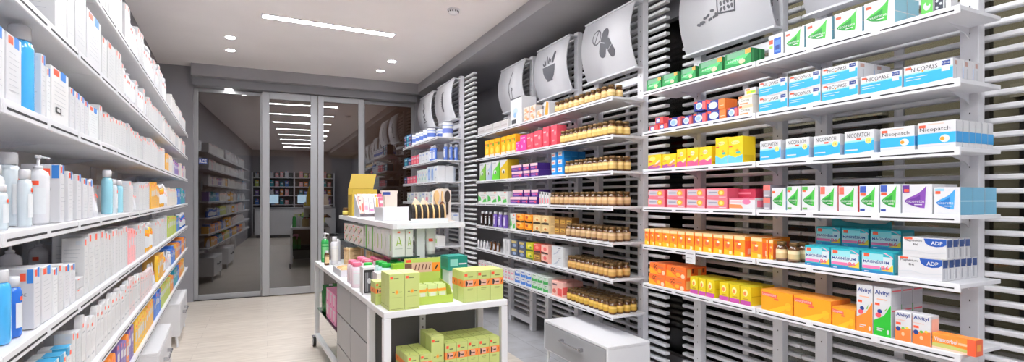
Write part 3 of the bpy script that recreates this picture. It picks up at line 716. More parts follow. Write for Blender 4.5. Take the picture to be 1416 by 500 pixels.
# outside, at night
GR = noisy('asphalt', (62, 62, 64), 10, 8, .8)
mb = MB(); mb.box(-14, 16, 8.13, 26, -.14, -.04, GR); mb.box(3.2, 16, -6, 8.13, -.14, -.04, GR); struct('ground_outside', mb)
STONE = tiled('warm_stone', (150, 110, 74), (136, 98, 66), (96, 74, 54), .8, .4, .8)
mb = MB()
mb.box(-8, 12, 17, 17.4, -.04, 7, STONE)
for i in range(6):
    x = -6 + i * 2.6
    mb.box(x, x + 1.5, 16.95, 17.0, 0.2, 2.6, mat('dark_shopfront', (28, 28, 32), .3))
    mb.box(x - .08, x + 1.58, 16.9, 17.0, 2.6, 2.8, mat('stone_lintel', (170, 150, 120), .8))
struct('wall_exterior_street', mb)
OL = noisy('olive_render', (122, 118, 100), 6, 1.2, .8)
mb = MB()
mb.box(6.2, 6.5, -4, 9, -.04, 5, OL)
for i in range(5):
    y = -3.4 + i * 2.3
    mb.box(6.12, 6.2, y, y + 1.1, .3, 2.3, mat('dark_shopfront', (28, 28, 32), .3))
    mb.box(6.1, 6.2, y - .06, y + 1.16, 2.3, 2.42, mat('pale_lintel', (150, 146, 130), .8))
struct('wall_exterior_side', mb)
def outlight(loc, e, col, r=.15):  # added lights with no visible lamp, to brighten the walls outside
    l = bpy.data.lights.new('outside_fill_light', 'POINT'); l.energy = e; l.color = col; l.shadow_soft_size = r
    o = bpy.data.objects.new('outside_fill_light', l); o.location = loc; COL.objects.link(o)
outlight((2.4, 14.5, 4.5), 150, (1, .72, .42))
outlight((4.6, 6.6, 4.2), 170, (1, .95, .86)); outlight((4.6, 3.6, 4.4), 170, (1, .95, .86)); outlight((4.6, .6, 3.9), 90, (1, .95, .86))  # added fill so the gaps between the slats read less black

# ------------------------------------------------------------------ ceiling lamps
LAMP = emis('lamp_diffuser', (250, 252, 255), 44.0)
SPOTM = emis('spot_diffuser', (255, 253, 250), 26.0)
for i, y in enumerate((5.53, 4.25, 2.95, 1.65, .35, -.95, -2.25, -3.55)):
    nm = ['nearest the entrance doors', 'second back from the doors', 'third back from the doors', 'fourth back from the doors', 'fifth back from the doors', 'sixth back from the doors', 'seventh back from the doors', 'furthest back from the doors'][i]
    t = thing('linear_downlight', 'slim white recessed linear ceiling lamp, ' + nm, 'ceiling light', (.93, y, CZ), True, 'linear lamps across the ceiling')
    mb = MB()
    for a in ((-.65, .65, -.062, -.048), (-.65, .65, .048, .062), (-.65, -.635, -.048, .048), (.635, .65, -.048, .048)):
        mb.box(*a, -.008, 0, WHITE)
    mb.build('trim_ring', t)
    mb = MB(); mb.box(-.634, .634, -.047, .047, -.004, -.001, LAMP); mb.build('diffuser', t)
def downlight(x, y, z, label, left=True, sp=16):
    t = thing('downlight', label, 'ceiling light', (x, y, z), left, 'small round ceiling spotlights')
    mb = MB(); mb.lathe([(.065, -.006, WHITE), (.067, -.0005, WHITE)], 20); mb.build('rim', t)
    mb = MB(); mb.lathe([(.046, -.0095, SPOTM), (.046, -.0062, SPOTM)], 18); mb.build('diffuser', t)
    l = bpy.data.lights.new('downlight_beam', 'SPOT'); l.energy = sp; l.spot_size = 1.9; l.spot_blend = .8; l.shadow_soft_size = .05; l.color = (1, .985, .97)
    o = bpy.data.objects.new('downlight_beam', l); o.location = lw(x, y, z - .03) if left else (x, y, z - .03); COL.objects.link(o)
def ceil_pt(px, py):
    dx, dy = ray_l(px); t = FPX * (CZ - CAMH) / (HZ - py)
    return dx * t, dy * t
for (px, py, lb) in ((318.6, 51.3, 'round ceiling spotlight above the aisle by the shelving, the nearer of a pair'), (318.6, 68.8, 'round ceiling spotlight above the aisle by the shelving, nearer the doors'),
                     (542, 84.2, 'round ceiling spotlight by the grey beam, the nearer of a pair'), (526, 97.3, 'round ceiling spotlight by the grey beam, nearer the doors')):
    x, y = ceil_pt(px, py)
    downlight(x, y, CZ, lb)
t = thing('downlight', 'small round spotlight set under the door header', 'ceiling light', (-.48, FY + .02, 2.88), False, 'small round ceiling spotlights')
mb = MB(); mb.lathe([(.06, -.006, WHITE), (.062, -.0005, WHITE)], 20); mb.build('rim', t)
mb = MB(); mb.lathe([(.042, -.0095, SPOTM), (.042, -.0062, SPOTM)], 18); mb.build('diffuser', t)
l = bpy.data.lights.new('downlight_beam', 'SPOT'); l.energy = 5; l.spot_size = 1.9; l.spot_blend = .8; l.shadow_soft_size = .05
o = bpy.data.objects.new('downlight_beam', l); o.location = (-.48, FY + .02, 2.85); COL.objects.link(o)
x, y = ceil_pt(627, 13)
for k, (ax, ay, lab) in enumerate(((0, 0, ''),)):
    t = thing('smoke_detector', 'white round smoke detector with dark vents on the ceiling', 'smoke detector', (x, y, CZ), True)
    mb = MB(); mb.lathe([(.052, -.012, WHITE), (.06, -.009, WHITE), (.06, -.0005, WHITE)], 24); mb.build('base', t)
    mb = MB(); mb.lathe([(.02, -.052, WHITE), (.036, -.044, WHITE), (.046, -.034, WHITE), (.05, -.0125, WHITE)], 24)
    for i in range(12):
        a = i * PI / 6
        mb.box(.0485 * math.cos(a) - .003, .0485 * math.cos(a) + .003, .0485 * math.sin(a) - .003, .0485 * math.sin(a) + .003, -.03, -.018, DARK)
    mb.build('sensor_head', t)

# ================================================================== SLATTED RACKS
ZS = [2.082, 1.81, 1.555, 1.302, 1.045, .785, .527]      # undersides of the front lips
LIP = .03
PANELM = mat('pictogram_panel', (212, 212, 217), .4)
PICT = mat('pictogram_grey', (96, 97, 104), .5)
def rot2(pts, a, c=(0, 0)):
    return [(c[0] + (x) * math.cos(a) - y * math.sin(a), c[1] + x * math.sin(a) + y * math.cos(a)) for x, y in pts]
def capsule(cx, cy, L, r, a, half=None):
    pts = []
    n = 8
    if half != 'lo':
        pts += [(r * math.cos(t * PI / n), L / 2 + r * math.sin(t * PI / n)) for t in range(n + 1)]
    else:
        pts += [(r, -.03 * L), (-r, -.03 * L)]
    if half != 'hi':
        pts += [(-r * math.cos(t * PI / n), -L / 2 - r * math.sin(t * PI / n)) for t in range(n + 1)]
    else:
        pts += [(-r, .03 * L), (r, .03 * L)]
    return rot2(pts, a, (cx, cy))
def ellipse(cx, cy, a, b, rot=0, n=16):
    return rot2([(a * math.cos(2 * PI * i / n), b * math.sin(2 * PI * i / n)) for i in range(n)], rot, (cx, cy))
def ringseg(cx, cy, r0, r1, n=20):
    out = []
    for i in range(n):
        a, b = 2 * PI * i / n, 2 * PI * (i + 1) / n
        out.append([(cx + r0 * math.cos(a), cy + r0 * math.sin(a)), (cx + r1 * math.cos(a), cy + r1 * math.sin(a)), (cx + r1 * math.cos(b), cy + r1 * math.sin(b)), (cx + r0 * math.cos(b), cy + r0 * math.sin(b))])
    return out
def picto(kind):
    """polygons in metres about the panel's middle; x to the viewer's right"""
    if kind == 'mortar':
        bowl = [(-.115, .02), (.115, .02), (.108, -.03), (.085, -.075), (.05, -.105), (.05, -.118), (-.05, -.118), (-.05, -.105), (-.085, -.075), (-.108, -.03)]
        pest = capsule(.085, .085, .07, .021, -.35)
        lv = [ellipse(-.07, .062, .012, .034, .5), ellipse(-.035, .078, .013, .042, .15), ellipse(0, .07, .012, .036, -.25), ellipse(.028, .058, .01, .028, -.5), ellipse(-.095, .045, .01, .024, .9)]
        return [bowl, pest] + lv
    if kind == 'pills':
        return [capsule(.0, -.0, .14, .044, -.32, 'hi'), capsule(.0, -.0, .14, .044, -.32, 'lo'), capsule(.075, -.05, .1, .036, .55, 'hi'), capsule(.075, -.05, .1, .036, .55, 'lo'), [(-.125, .015), (-.115, .012), (-.068, .118), (-.078, .122)]] + ringseg(-.095, .065, .05, .06)
    if kind == 'bag':
        out = [[(-.02, .155), (.135, .135), (.135, .125), (-.02, .145)], [(-.02, .15), (-.01, .15), (-.01, -.04), (-.02, -.04)], [(.125, .13), (.135, .13), (.115, -.06), (.105, -.06)], [(-.02, -.04), (.115, -.06), (.115, -.05), (-.02, -.03)]]
        r = random.Random(3)
        for i in range(4):
            for j in range(5):
                out.append(capsule(.015 + .026 * i + r.uniform(-.004, .004), -.02 + .034 * j, .012, .0085, r.choice((.7, -.7, 1.57, .2))))
        for k in range(9):
            out.append(capsule(-.17 + .018 * k + r.uniform(-.006, .006), -.06 + r.uniform(0, .05) * (k / 5), .016, .008, r.uniform(.6, 2)))
        return out
    if kind == 'straw':
        return [[(.0, .02), (.012, .015), (.07, .15), (.058, .155)], [(-.03, -.01), (-.02, -.01), (-.01, -.15), (-.02, -.15)], [(.055, -.03), (.065, -.03), (.045, -.15), (.035, -.15)], [(-.02, -.15), (.045, -.15), (.045, -.14), (-.02, -.14)], [(-.005, .03), (.004, .03), (-.006, -.1), (-.014, -.1)]] + ringseg(.06, -.045, .012, .02, 12)
    if kind == 'comb':
        return [[(-.03, .12), (.03, .12), (.03, -.13), (-.03, -.13)]] + [[(-.05, .1 - .03 * i), (-.032, .1 - .03 * i), (-.032, .09 - .03 * i), (-.05, .09 - .03 * i)] for i in range(7)]
    return [capsule(-.02 + .02 * (i % 3), .1 - .03 * i, .02, .02, .9 + .3 * (i % 2)) for i in range(8)] + [[(-.07, -.16), (.06, -.15), (.06, -.135), (-.07, -.145)]]

def header_panel(par, off, X, yc, w, kind, z0=2.355, z1=2.825):
    """curved panel facing -X, with a grey pictogram following the curve"""
    n = 14
    def bulge(z): 
        t = (z - z0) / (z1 - z0)
        return X - .055 * math.sin(PI * min(1, max(0, t))) ** .9 - .02 * t
    mb = MB()
    vs, fs = [], []
    for i in range(n + 1):
        z = z0 + (z1 - z0) * i / n
        for y in (yc - w / 2, yc + w / 2):
            vs.append((bulge(z), y, z)); vs.append((bulge(z) + .012, y, z))
    for i in range(n):
        a, b = i * 4, i * 4 + 4
        fs += [(a, a + 2, b + 2, b), (a + 1, b + 1, b + 3, a + 3), (a, b, b + 1, a + 1), (a + 2, a + 3, b + 3, b + 2)]
    mb.raw(vs, fs, PANELM, True)
    mb.raw(vs[:4], [(0, 1, 3, 2)], PANELM); mb.raw(vs[-4:], [(0, 2, 3, 1)], PANELM)
    # plate joining it to the uprights, top and bottom
    mb.box(X - .012, X + .06, yc - w / 2, yc + w / 2, z0 - .012, z0, PANELM)
    mb.box(X - .03, X + .06, yc - w / 2, yc + w / 2, z1, z1 + .012, PANELM)
    p = mb.build('header_panel', par, off=off)
    bm = bmesh.new()
    for poly in picto(kind):
        vv = [bm.verts.new((x, z, 0)) for x, z in poly]
        bm.faces.new(vv)
    bmesh.ops.triangulate(bm, faces=list(bm.faces))
    for _ in range(2):
        lg = [e for e in bm.edges if e.calc_length() > .03]
        if lg: bmesh.ops.subdivide_edges(bm, edges=lg, cuts=1)
    bmesh.ops.triangulate(bm, faces=list(bm.faces))
    zc = (z0 + z1) / 2 - (.03 if kind == 'bag' else -.01)
    mb = MB()
    bm.verts.index_update()
    mb.raw([(bulge(zc + v.co.y) - .0022, yc - v.co.x, zc + v.co.y) for v in bm.verts], [tuple(v.index for v in f.verts) for f in bm.faces], PICT)
    bm.free()
    mb.build('pictogram', p, off=off)

def shelf_board(par, off, xf, xb, y0, y1, zl, m=SHELF, name='shelf', brk=(), left=False):
    """board with a front price rail; front at xf, rail slots dark. zl is the underside of the lip"""
    s = 1 if xb > xf else -1
    mb = MB()
    mb.box(xf + s * .008, xb, y0, y1, zl + .014, zl + LIP, m, .0015)
    o = mb.build(name, par, off=off)
    mb = MB()
    mb.box(xf, xf + s * .01, y0, y1, zl, zl + LIP + .002, m, .002)
    n = max(2, round((y1 - y0) / .3))
    for i in range(n):
        a = y0 + (y1 - y0) * (i + .06) / n
        b = y0 + (y1 - y0) * (i + .94) / n
        mb.box(xf - s * .0006, xf + s * .001, a, b, zl + .011, zl + .0165, DARK)
        mb.box(xf - s * .0009, xf + s * .001, b + .006, b + .009, zl + .002, zl + LIP, GREYSHELF)
    mb.build('price_rail', o, off=off)
    for y in brk:
        mb = MB()
        pts = [(xb, zl + .014), (xb - s * .16, zl + .014), (xb - s * .03, zl - .012), (xb, zl - .03)]
        mb.prism(pts, y - .002, y + .002, m, 'y')
        mb.build('bracket', o, off=off)
    return o

def slat_rack(name, label, xf, depth, bays, zs, wings, kinds, base_panel=False):
    xb = xf + depth
    ymin, ymax = min(b[0] for b in bays), max(b[1] for b in bays)
    off = (xb, (ymin + ymax) / 2, 0)
    t = thing(name, label, 'shelving rack', off)
    for bi, (y0, y1, u0, u1) in enumerate(bays):
        for u in (u0, u1):
            mb = MB()
            mb.box(xb + .001, xb + .05, u - .032, u + .032, 0, 2.87, SHELF, .002)
            for k in range(24):
                z = .2 + k * .11
                mb.box(xb - .0004, xb + .002, u - .005, u - .001, z, z + .007, DARK)
            mb.build('upright', t, off=off)
        ws, we = wings[bi]
        mb = MB()
        z = .16
        while z < 2.86:
            mb.box(xb + .054, xb + .1, y0 - ws, y1 + we, z, z + .0215, WHITE, .005)
            z += .057
        for y in ((u0 + u1) / 2,):
            mb.box(xb + .1, xb + .112, y - .02, y + .02, .1, 2.86, WHITE)
        mb.build('slat_panel', t, off=off)
        mb = MB()
        mb.box(xb + .004, xb + .05, u0 + .0325, u1 - .0325, .06, .13, SHELF, .002)
        mb.build('cross_rail', t, off=off)
        mb = MB()
        mb.box(xb + .004, xb + .05, u0 + .0325, u1 - .0325, 2.25, 2.3, SHELF, .002)
        mb.build('cross_rail', t, off=off)
        for zl in zs[bi]:
            shelf_board(t, off, xf, xb, y0 + .002, y1 - .002, zl, brk=(u0, u1))
        header_panel(t, off, xb - .06, (u0 + u1) / 2, abs(u1 - u0) + .07, kinds[bi])
    return t

XN, XM, XF = 2.32, 2.20, 1.80
slat_rack('slatted_rack', 'white slatted wall rack nearest the viewer, filled with patch and vitamin boxes', XN, .30,
          [(1.933, 2.845, 2.036, 2.646), (1.038, 1.929, 1.144, 1.78)], [ZS[:6], ZS[:6]], [(0, 0), (.3, -.0)], ['bag', 'mortar'])
slat_rack('slatted_rack', 'white slatted wall rack in the middle, holding brown vitamin jars', XM, .30,
          [(3.02, 3.938, 3.09, 3.66), (3.942, 4.806, 3.98, 4.52), (4.81, 5.68, 4.86, 5.4)], [ZS, ZS, ZS], [(.14, 0), (0, 0), (0, 0)], ['pills', 'mortar', 'straw'])
slat_rack('slatted_rack', 'white slatted wall rack beside the entrance, holding baby care packs', XF, .32,
          [(5.913, 6.76, 6.02, 6.62), (6.764, 7.61, 6.87, 7.47)], [ZS[:6], ZS[:6]], [(.225, 0), (0, 0)], ['comb', 'tablets'])

# ------------------------------------------------------------------ filling the right-hand racks
SHN = ['top', 'second', 'third', 'fourth', 'fifth', 'sixth', 'seventh']
NAMEOF = {}
def rput(rack, X, si, design, name, desc, cat, p0, p1, hpx, d=.07, rows=1, back=0.0, lift=0.0, qual='', hm=None, xtra=0.006):
    """stand a carton whose front spans photo columns p0..p1 on shelf si of a slatted rack; rows repeats it behind"""
    ya, ta = on_x(p0, X + xtra + back)
    yb, tb = on_x(p1, X + xtra + back)
    w = abs(ya - yb) - .0025
    h = hm if hm else hpx * (ta + tb) / 2 / FPX
    z = ZS[si] + LIP + .0005 + lift
    for k in range(rows):
        o = carton(design, name, w, d, h, (X + .012 + xtra + back + d / 2 + k * (d + .003), (ya + yb) / 2, z), -PI / 2)
        note(o, desc, cat, "%s rack's %s shelf" % (rack, SHN[si]), -(ya + yb), (qual + ' %s row' % ordinal(k + 1) if k else qual).strip())
    return h

R1 = 'nearest'
def N(si, design, name, desc, p0, p1, h, **k):
    return rput(R1, XN, si, design, name, desc, 'box', p0, p1, h, **k)
# top shelf
for p0, p1, h in ((892, 912.5, 16), (914, 935, 17), (939.5, 960, 18), (964, 997, 20), (999.5, 1037, 22)):
    N(0, 'green_lozenge', 'lozenge_carton', 'green and orange lozenge carton', p0, p1, h, d=.05, rows=2)
N(0, 'blister_blue', 'spray_pack', 'white card pack with blue spray', 1060, 1081, 31, d=.03, rows=2)
for p0, p1, h in ((1083, 1110, 31), (1112, 1148, 34), (1151, 1190, 36), (1192, 1235, 39)):
    N(0, 'gum_green', 'gum_carton', 'white carton with green sail', p0, p1, h, d=.085, rows=2)
N(0, 'green_slim', 'slim_pack', 'slim green and white pack', 1271, 1288, 30, d=.04)
N(0, 'black_slim', 'slim_pack', 'slim black and silver pack', 1289, 1303, 30, d=.04)
N(0, 'white_slim', 'slim_pack', 'slim plain white pack', 1304.5, 1313, 30, d=.05)
# second shelf
for p0, p1, h in ((896, 908, 7.5), (909, 921, 8)):
    N(1, 'aspirin_small', 'tablet_carton', 'small red and blue tablet carton', p0, p1, h, d=.05)
N(1, 'aspirin_small', 'tablet_carton', 'small red and blue tablet carton', 904, 915, 9, d=.05, lift=.042, qual='upper')
for p0, p1, h in ((922, 939.5, 14), (941, 954.5, 13), (956, 974, 14)):
    N(1, 'aspirin_blue', 'tablet_carton', 'navy tablet carton with pale oval', p0, p1, h, d=.06, rows=2)
N(1, 'aspirin_blue', 'tablet_carton', 'navy tablet carton with pale oval', 957.5, 973.5, 14, d=.06, lift=.072, qual='upper')
h = N(1, 'aspirin_orange', 'tablet_carton', 'navy and orange tablet carton', 976, 1001.5, 14, d=.08, rows=2)
N(1, 'aspirin_orange', 'tablet_carton', 'navy and orange tablet carton', 975, 1000, 14, d=.1, lift=h + .002, qual='upper')
N(1, 'aspirin_blue', 'tablet_carton', 'navy tablet carton with pale oval', 1003, 1017.5, 14, d=.06)
h = N(1, 'cream_white', 'citrate_carton', 'cream and orange carton', 1019, 1039, 14, d=.08, rows=2)
N(1, 'cream_white', 'citrate_carton', 'cream and orange carton', 1019, 1038, 13, d=.08, lift=h + .001, qual='upper')
N(1, 'lime_pack', 'sachet_box', 'white and lime sachet box', 1027, 1043, 10, d=.07, lift=h * 2 + .002, back=.03)
ln = []
for p0, p1, h in ((1047, 1086.5, 21.3), (1088.5, 1132.5, 22), (1134, 1184, 23.5)):
    hh = N(1, 'nicopass', 'lozenge_box', 'white and blue lozenge box', p0, p1, h, d=.12, rows=2)
    N(1, 'nicopass', 'lozenge_box', 'white and blue lozenge box', p0 + .3, p1 - .3, h, d=.12, lift=hh + .001, qual='upper', rows=2 if p0 > 1130 else 1)
N(1, 'nicopass', 'lozenge_box', 'white and blue lozenge box', 1187, 1245, 26, d=.12, rows=2)
N(1, 'nicopass', 'lozenge_box', 'white and blue lozenge box', 1247, 1316, 30, d=.07, rows=3)
# third shelf
for p0, p1, h in ((894, 912.5, 20), (914, 933, 19.5)):
    N(2, 'yellow_violet', 'vitamin_carton', 'yellow and violet vitamin carton', p0, p1, h, d=.06, rows=2)
for p0, p1, h in ((933.8, 947, 25), (948, 963.5, 25.5), (964.5, 982, 26)):
    N(2, 'yellow_pink', 'vitamin_carton', 'yellow and pink vitamin carton', p0, p1, h, d=.06, rows=2)
for p0, p1 in ((987, 1004, ), (1004.6, 1025)):
    N(2, 'yellow_sky', 'vitamin_carton', 'tall yellow and sky vitamin carton', p0, p1, 37, d=.1, rows=1)
for p0, p1, h in ((1048.5, 1077.5, 28), (1084, 1117, 29), (1122.5, 1159.5, 30), (1165, 1206.5, 33)):
    N(2, 'nicopatch', 'patch_box', 'white patch box with blue wave', p0, p1, h, d=.045, rows=4)
N(2, 'nicopatch_lozenge', 'patch_box', 'white patch box with blue band', 1214.5, 1262.5, 34, d=.05, rows=2)
N(2, 'nicopatch_lozenge', 'patch_box', 'white patch box with blue band', 1266, 1320, 38, d=.043, rows=6)
# fourth shelf
for i, (p0, p1) in enumerate(((894, 917), (920, 945), (947, 973), (974.5, 1003.5))):
    hh = N(3, 'pink_tablet', 'painkiller_carton', 'pink painkiller carton', p0, p1, 13.3, d=.1, rows=2, hm=.0585)
    N(3, 'pink_tablet', 'painkiller_carton', 'pink painkiller carton', p0 + .4, p1 - .2, 13, d=.1, lift=hh + .001, qual='upper', hm=.057)
hh = N(3, 'white_pink', 'tablet_carton', 'white and pink tablet carton', 1006, 1042, 16, d=.08, rows=2, hm=.062)
N(3, 'crimson_pack', 'tablet_carton', 'crimson tablet carton', 1011, 1043, 12, d=.08, back=.09, lift=hh + .001, hm=.05)
for z in (0, .066):
    N(3, 'grey_pink', 'tablet_carton', 'grey and coral tablet carton', 1053, 1063, 16, d=.12, back=.03, lift=z, qual='upper' if z else '', hm=.064)
for ds, de, p0, p1, h in (('gum_green', 'white carton with green sail', 1064.5, 1084.5, 31), ('gum_mint', 'green tabbed carton with green sail', 1085.5, 1105, 34), ('gum_mint', 'green tabbed carton with green sail', 1106, 1129, 35),
                      ('gum_red', 'red tabbed carton with green sail', 1131, 1156, 35.5), ('gum_red', 'red tabbed carton with green sail', 1156.8, 1184, 36), ('gum_blue', 'blue tabbed carton with green sail', 1185.5, 1213, 38), ('gum_blue', 'blue tabbed carton with green sail', 1214, 1243, 40),
                      ('gum_purple', 'white carton with purple sail', 1244.5, 1287, 41)):
    N(3, ds, 'gum_carton', de, p0, p1, h, d=.09, rows=2)
N(3, 'gum_sky', 'gum_carton', 'white carton with blue sail', 1288.5, 1326, 38, d=.085, rows=3)
# fifth shelf
xs = [(889.5, 896, 27), (897, 903.3, 26), (904, 913.3, 24), (914, 924, 24), (924.6, 934.5, 24.5), (935.3, 945, 24.5), (945.8, 957, 25), (958.5, 969.3, 22), (970, 983, 22.5), (984.2, 997.5, 23), (998.5, 1011.7, 23.5), (1012.8, 1028, 24), (1036, 1052, 26)]
for p0, p1, h in xs:
    N(4, 'orange_sachet', 'vitamin_carton', 'orange vitamin sachet carton', p0, p1, h, d=.07, rows=3, hm=.108)
for k in range(2):
    N(4, 'orange_sachet', 'vitamin_carton', 'orange vitamin sachet carton', 1054 + 7 * k, 1060 + 7 * k, 24, d=.07, back=.03, qual='set back', hm=.1)
hh = 0
for p0, p1, h in ((1110.5, 1145, 25), (1146, 1186, 28), (1188.5, 1233, 31)):
    hh = N(4, 'magnesium', 'magnesium_carton', 'turquoise magnesium carton', p0, p1, h, d=.1, rows=2, hm=.093)
for p0, p1, h in ((1126, 1160, 24), (1161, 1199, 26), (1201, 1244, 28)):
    N(4, 'magnesium', 'magnesium_carton', 'turquoise magnesium carton', p0, p1, h, d=.1, back=.11, lift=.094, qual='upper', hm=.085)
h1 = N(4, 'adp_white', 'magnesium_carton', 'white carton with blue emblem', 1239, 1301, 32, d=.04, rows=6, hm=.084)
N(4, 'adp_white', 'magnesium_carton', 'white carton with blue emblem', 1245, 1307, 30, d=.04, back=.0, lift=h1 + .001, qual='upper', rows=4, hm=.078)
# sixth shelf
for p0, p1 in ((895, 917.5), (918, 945)):
    hh = N(5, 'gc_orange', 'tonic_carton', 'bright orange tonic carton', p0, p1, 16, d=.085, rows=2, hm=.071)
    N(5, 'gc_orange', 'tonic_carton', 'bright orange tonic carton', p0 + 1.5, p1 + 1.2, 16, d=.085, lift=hh + .001, qual='upper', back=.01, rows=2, hm=.071)
for p0, p1 in ((952, 963), (963.6, 973.5), (974, 986), (992.3, 1005.6), (1006.2, 1020.5), (1021.2, 1036)):
    N(5, 'yellow_vitamin', 'vitamin_carton', 'yellow vitamin carton with violet foot', p0, p1, 24, d=.09, rows=2, hm=.1)
for p0, p1, h in ((1050.5, 1094, 25), (1095, 1147, 27), (1148, 1180, 23)):
    N(5, 'orange_long', 'vitamin_carton', 'long orange vitamin carton', p0, p1, h, d=.07, rows=2, hm=.105 if h > 23 else .085)
N(5, 'alvityl_orange', 'syrup_carton', 'tall orange and white syrup carton', 1181.5, 1204.5, 59, d=.075, rows=2, hm=.205)
N(5, 'alvityl_green', 'syrup_carton', 'tall green and white syrup carton', 1205.3, 1230, 62, d=.075, rows=3, hm=.205)
for p0, p1 in ((1235, 1258), (1259, 1285)):
    N(5, 'alvityl_small', 'syrup_carton', 'small orange and white syrup carton', p0, p1, 40, d=.06, hm=.118)
N(5, 'vitascorbol', 'vitamin_tube_box', 'long orange box with green stripe', 1286, 1347, 20, d=.05, hm=.06)
# jars among the sachets
def jars(rack, X, si, spots, lab, desc, r=.029, h=.088):
    for (px, back) in spots:
        y, t_ = on_x(px, X + .02 + r + back)
        o = jar((X + .02 + r + back, y, ZS[si] + LIP + .0005), -PI / 2, r, h, lab)
        note(o, desc, 'jar', "%s rack's %s shelf" % (rack, SHN[si]), -y, 'rear' if back else '')
jars(R1, XN, 4, [(1081, 0), (1098, 0), (1112, .065)], (214, 186, 136), 'brown vitamin jar', .027, .098)
# hanging price card, teal display card
y, t_ = on_x(955.5, XN)
mb = MB(); mb.box(-.04, .04, -.0012, .0012, -.075, .008, PW)
for k, (a, b) in enumerate(((.055, .06), (.03, .036), (.012, .016))):
    mb.face([(-.03, -.0016, -.075 + a), (.026 - .01 * k, -.0016, -.075 + a), (.026 - .01 * k, -.0016, -.075 + b), (-.03, -.0016, -.075 + b)], C(150, 150, 156))
mb.box(-.008, .008, .0012, .003, -.01, .012, PW)
tag(mb.build('hanging_price_card', None, (XN - .0045, y, ZS[4] + .028), -PI / 2), 'small white price card hanging from a slatted rack shelf edge', 'price card')
ya, _ = on_x(1144, 2.52); yb, _ = on_x(1226, 2.52)
t = thing('display_card', 'large teal display with curved white back standing behind magnesium cartons', 'display', (2.557, (ya + yb) / 2, ZS[4] + LIP + .0005))
L2 = (ya - yb) / 2
mb = MB(); mb.prism([(-L2, 0), (L2, 0), (L2, .219), (L2 * .85, .219), (L2 * .5, .204), (-L2 * .2, .196), (-L2 * .8, .2), (-L2, .212)], -.003, .003, C(30, 150, 164), 'x'); mb.build('card', t)
mb = MB(); mb.prism([(L2 * .95, .21), (L2 * .6, .196), (.0, .19), (-L2 * .7, .194), (-L2 * .9, .215), (0, .222)], .012, .018, C(222, 220, 214), 'x'); mb.prism([(-.05, 0), (.05, 0), (.05, .2), (-.05, .2)], .006, .012, C(222, 220, 214), 'x'); mb.build('curved_back', t)

# middle rack
R2 = 'middle'
def M_(si, design, name, desc, p0, p1, h, **k):
    return rput(R2, XM, si, design, name, desc, 'box', p0, p1, h, **k)
for i in range(4):
    M_(0, 'leaflet_white', 'leaflet_box', 'low white leaflet box', 659.5 + 10.5 * i, 669.3 + 10.5 * i, 11, d=.12, hm=.085)
M_(0, 'tall_white', 'device_carton', 'tall white device carton', 704.5, 720, 41, d=.15, hm=.265)
hh = 0
for k in range(2):
    for j in range(2):
        M_(0, 'peach_box', 'tea_carton', 'small peach carton', 722.5 + 8.5 * j, 730.3 + 8.5 * j, 10, d=.07, lift=k * .068, hm=.066, qual='upper' if k else '')
M_(0, 'peach_box', 'tea_carton', 'small peach carton', 740, 748, 10, d=.07, hm=.072)
M_(0, 'orange_white', 'tea_carton', 'white carton with orange streak', 750, 757.5, 19, d=.1, hm=.125)
for p0, p1 in ((669, 675), (675.7, 682), (682.7, 690), (691.5, 698), (698.7, 705), (705.6, 711)):
    M_(1, 'yellow_box', 'herbal_carton', 'yellow herbal carton', p0, p1, 26, d=.09, rows=2, hm=.185)
for p0, p1, h in ((708 + 3.6, 717, .1), (717.6, 726, .15)):
    M_(1, 'magenta_box', 'herbal_carton', 'magenta herbal carton', p0, p1, 20, d=.08, hm=h)
for p0, p1, h in ((726.8, 736, .15), (736.6, 747, .16), (749, 757.3, .175)):
    M_(1, 'coral_box', 'herbal_carton', 'coral herbal carton', p0, p1, 20, d=.1, hm=h)
M_(1, 'coral_box', 'herbal_carton', 'coral herbal carton', 760.5, 768, 20, d=.1, hm=.175)
for ds, de, p0, p1 in (('tea_green', 'green and white tea box', 662, 669.5), ('tea_grey', 'grey and white tea box', 670.5, 678), ('tea_lime', 'lime and white tea box', 679, 688.5), ('tea_yellow', 'yellow and white tea box', 690, 700.5)):
    M_(2, ds, 'tea_box', de, p0, p1, 26, d=.13, hm=.2)
M_(2, 'tea_yellow', 'tea_box', 'yellow and white tea box', 700, 705, 26, d=.1, hm=.17, back=.15)
for p0, p1 in ((706, 721), (722, 731), (732, 743)):
    hh = M_(2, 'purple_box', 'herbal_carton', 'purple herbal carton', p0, p1, 9, d=.13, hm=.063)
    M_(2, 'purple_box', 'herbal_carton', 'purple herbal carton', p0 - .5, p1 - 1.2, 9, d=.13, hm=.062, lift=.0645, qual='upper')
M_(2, 'purple_box', 'herbal_carton', 'purple herbal carton', 750, 757, 9, d=.09, hm=.062, lift=0, back=.14)
for c in range(2):
    for k in range(3):
        M_(2, 'blue_box', 'diet_carton', 'bright blue diet carton', 761 + 9 * c, 769 + 9 * c, 9, d=.07, rows=3, hm=.066, lift=k * .0672, back=.04, qual=('', 'middle', 'upper')[k])
for p0, p1 in ((660, 672), (673, 686), (687, 700)):
    M_(3, 'leaf_white', 'herbal_carton', 'white carton with green leaves', p0, p1, 16, d=.1, rows=2, hm=.125)
for p0, p1 in ((704, 718.5), (719.5, 728.5), (729.5, 741)):
    M_(3, 'purple_box', 'herbal_carton', 'purple herbal carton', p0, p1, 9, d=.13, hm=.068)
    M_(3, 'purple_box', 'herbal_carton', 'purple herbal carton', p0 + 3.5, p1 + 1.5 if p1 > 735 else p1 + 3, 9, d=.13, hm=.066, lift=.0695, back=.02, qual='upper')
for i in range(4):
    M_(3, 'stick_white', 'stick_carton', 'slim white stick carton', 744 + 3.6 * i, 746.6 + 3.6 * i, 17, d=.03, hm=.115 - .004 * i)
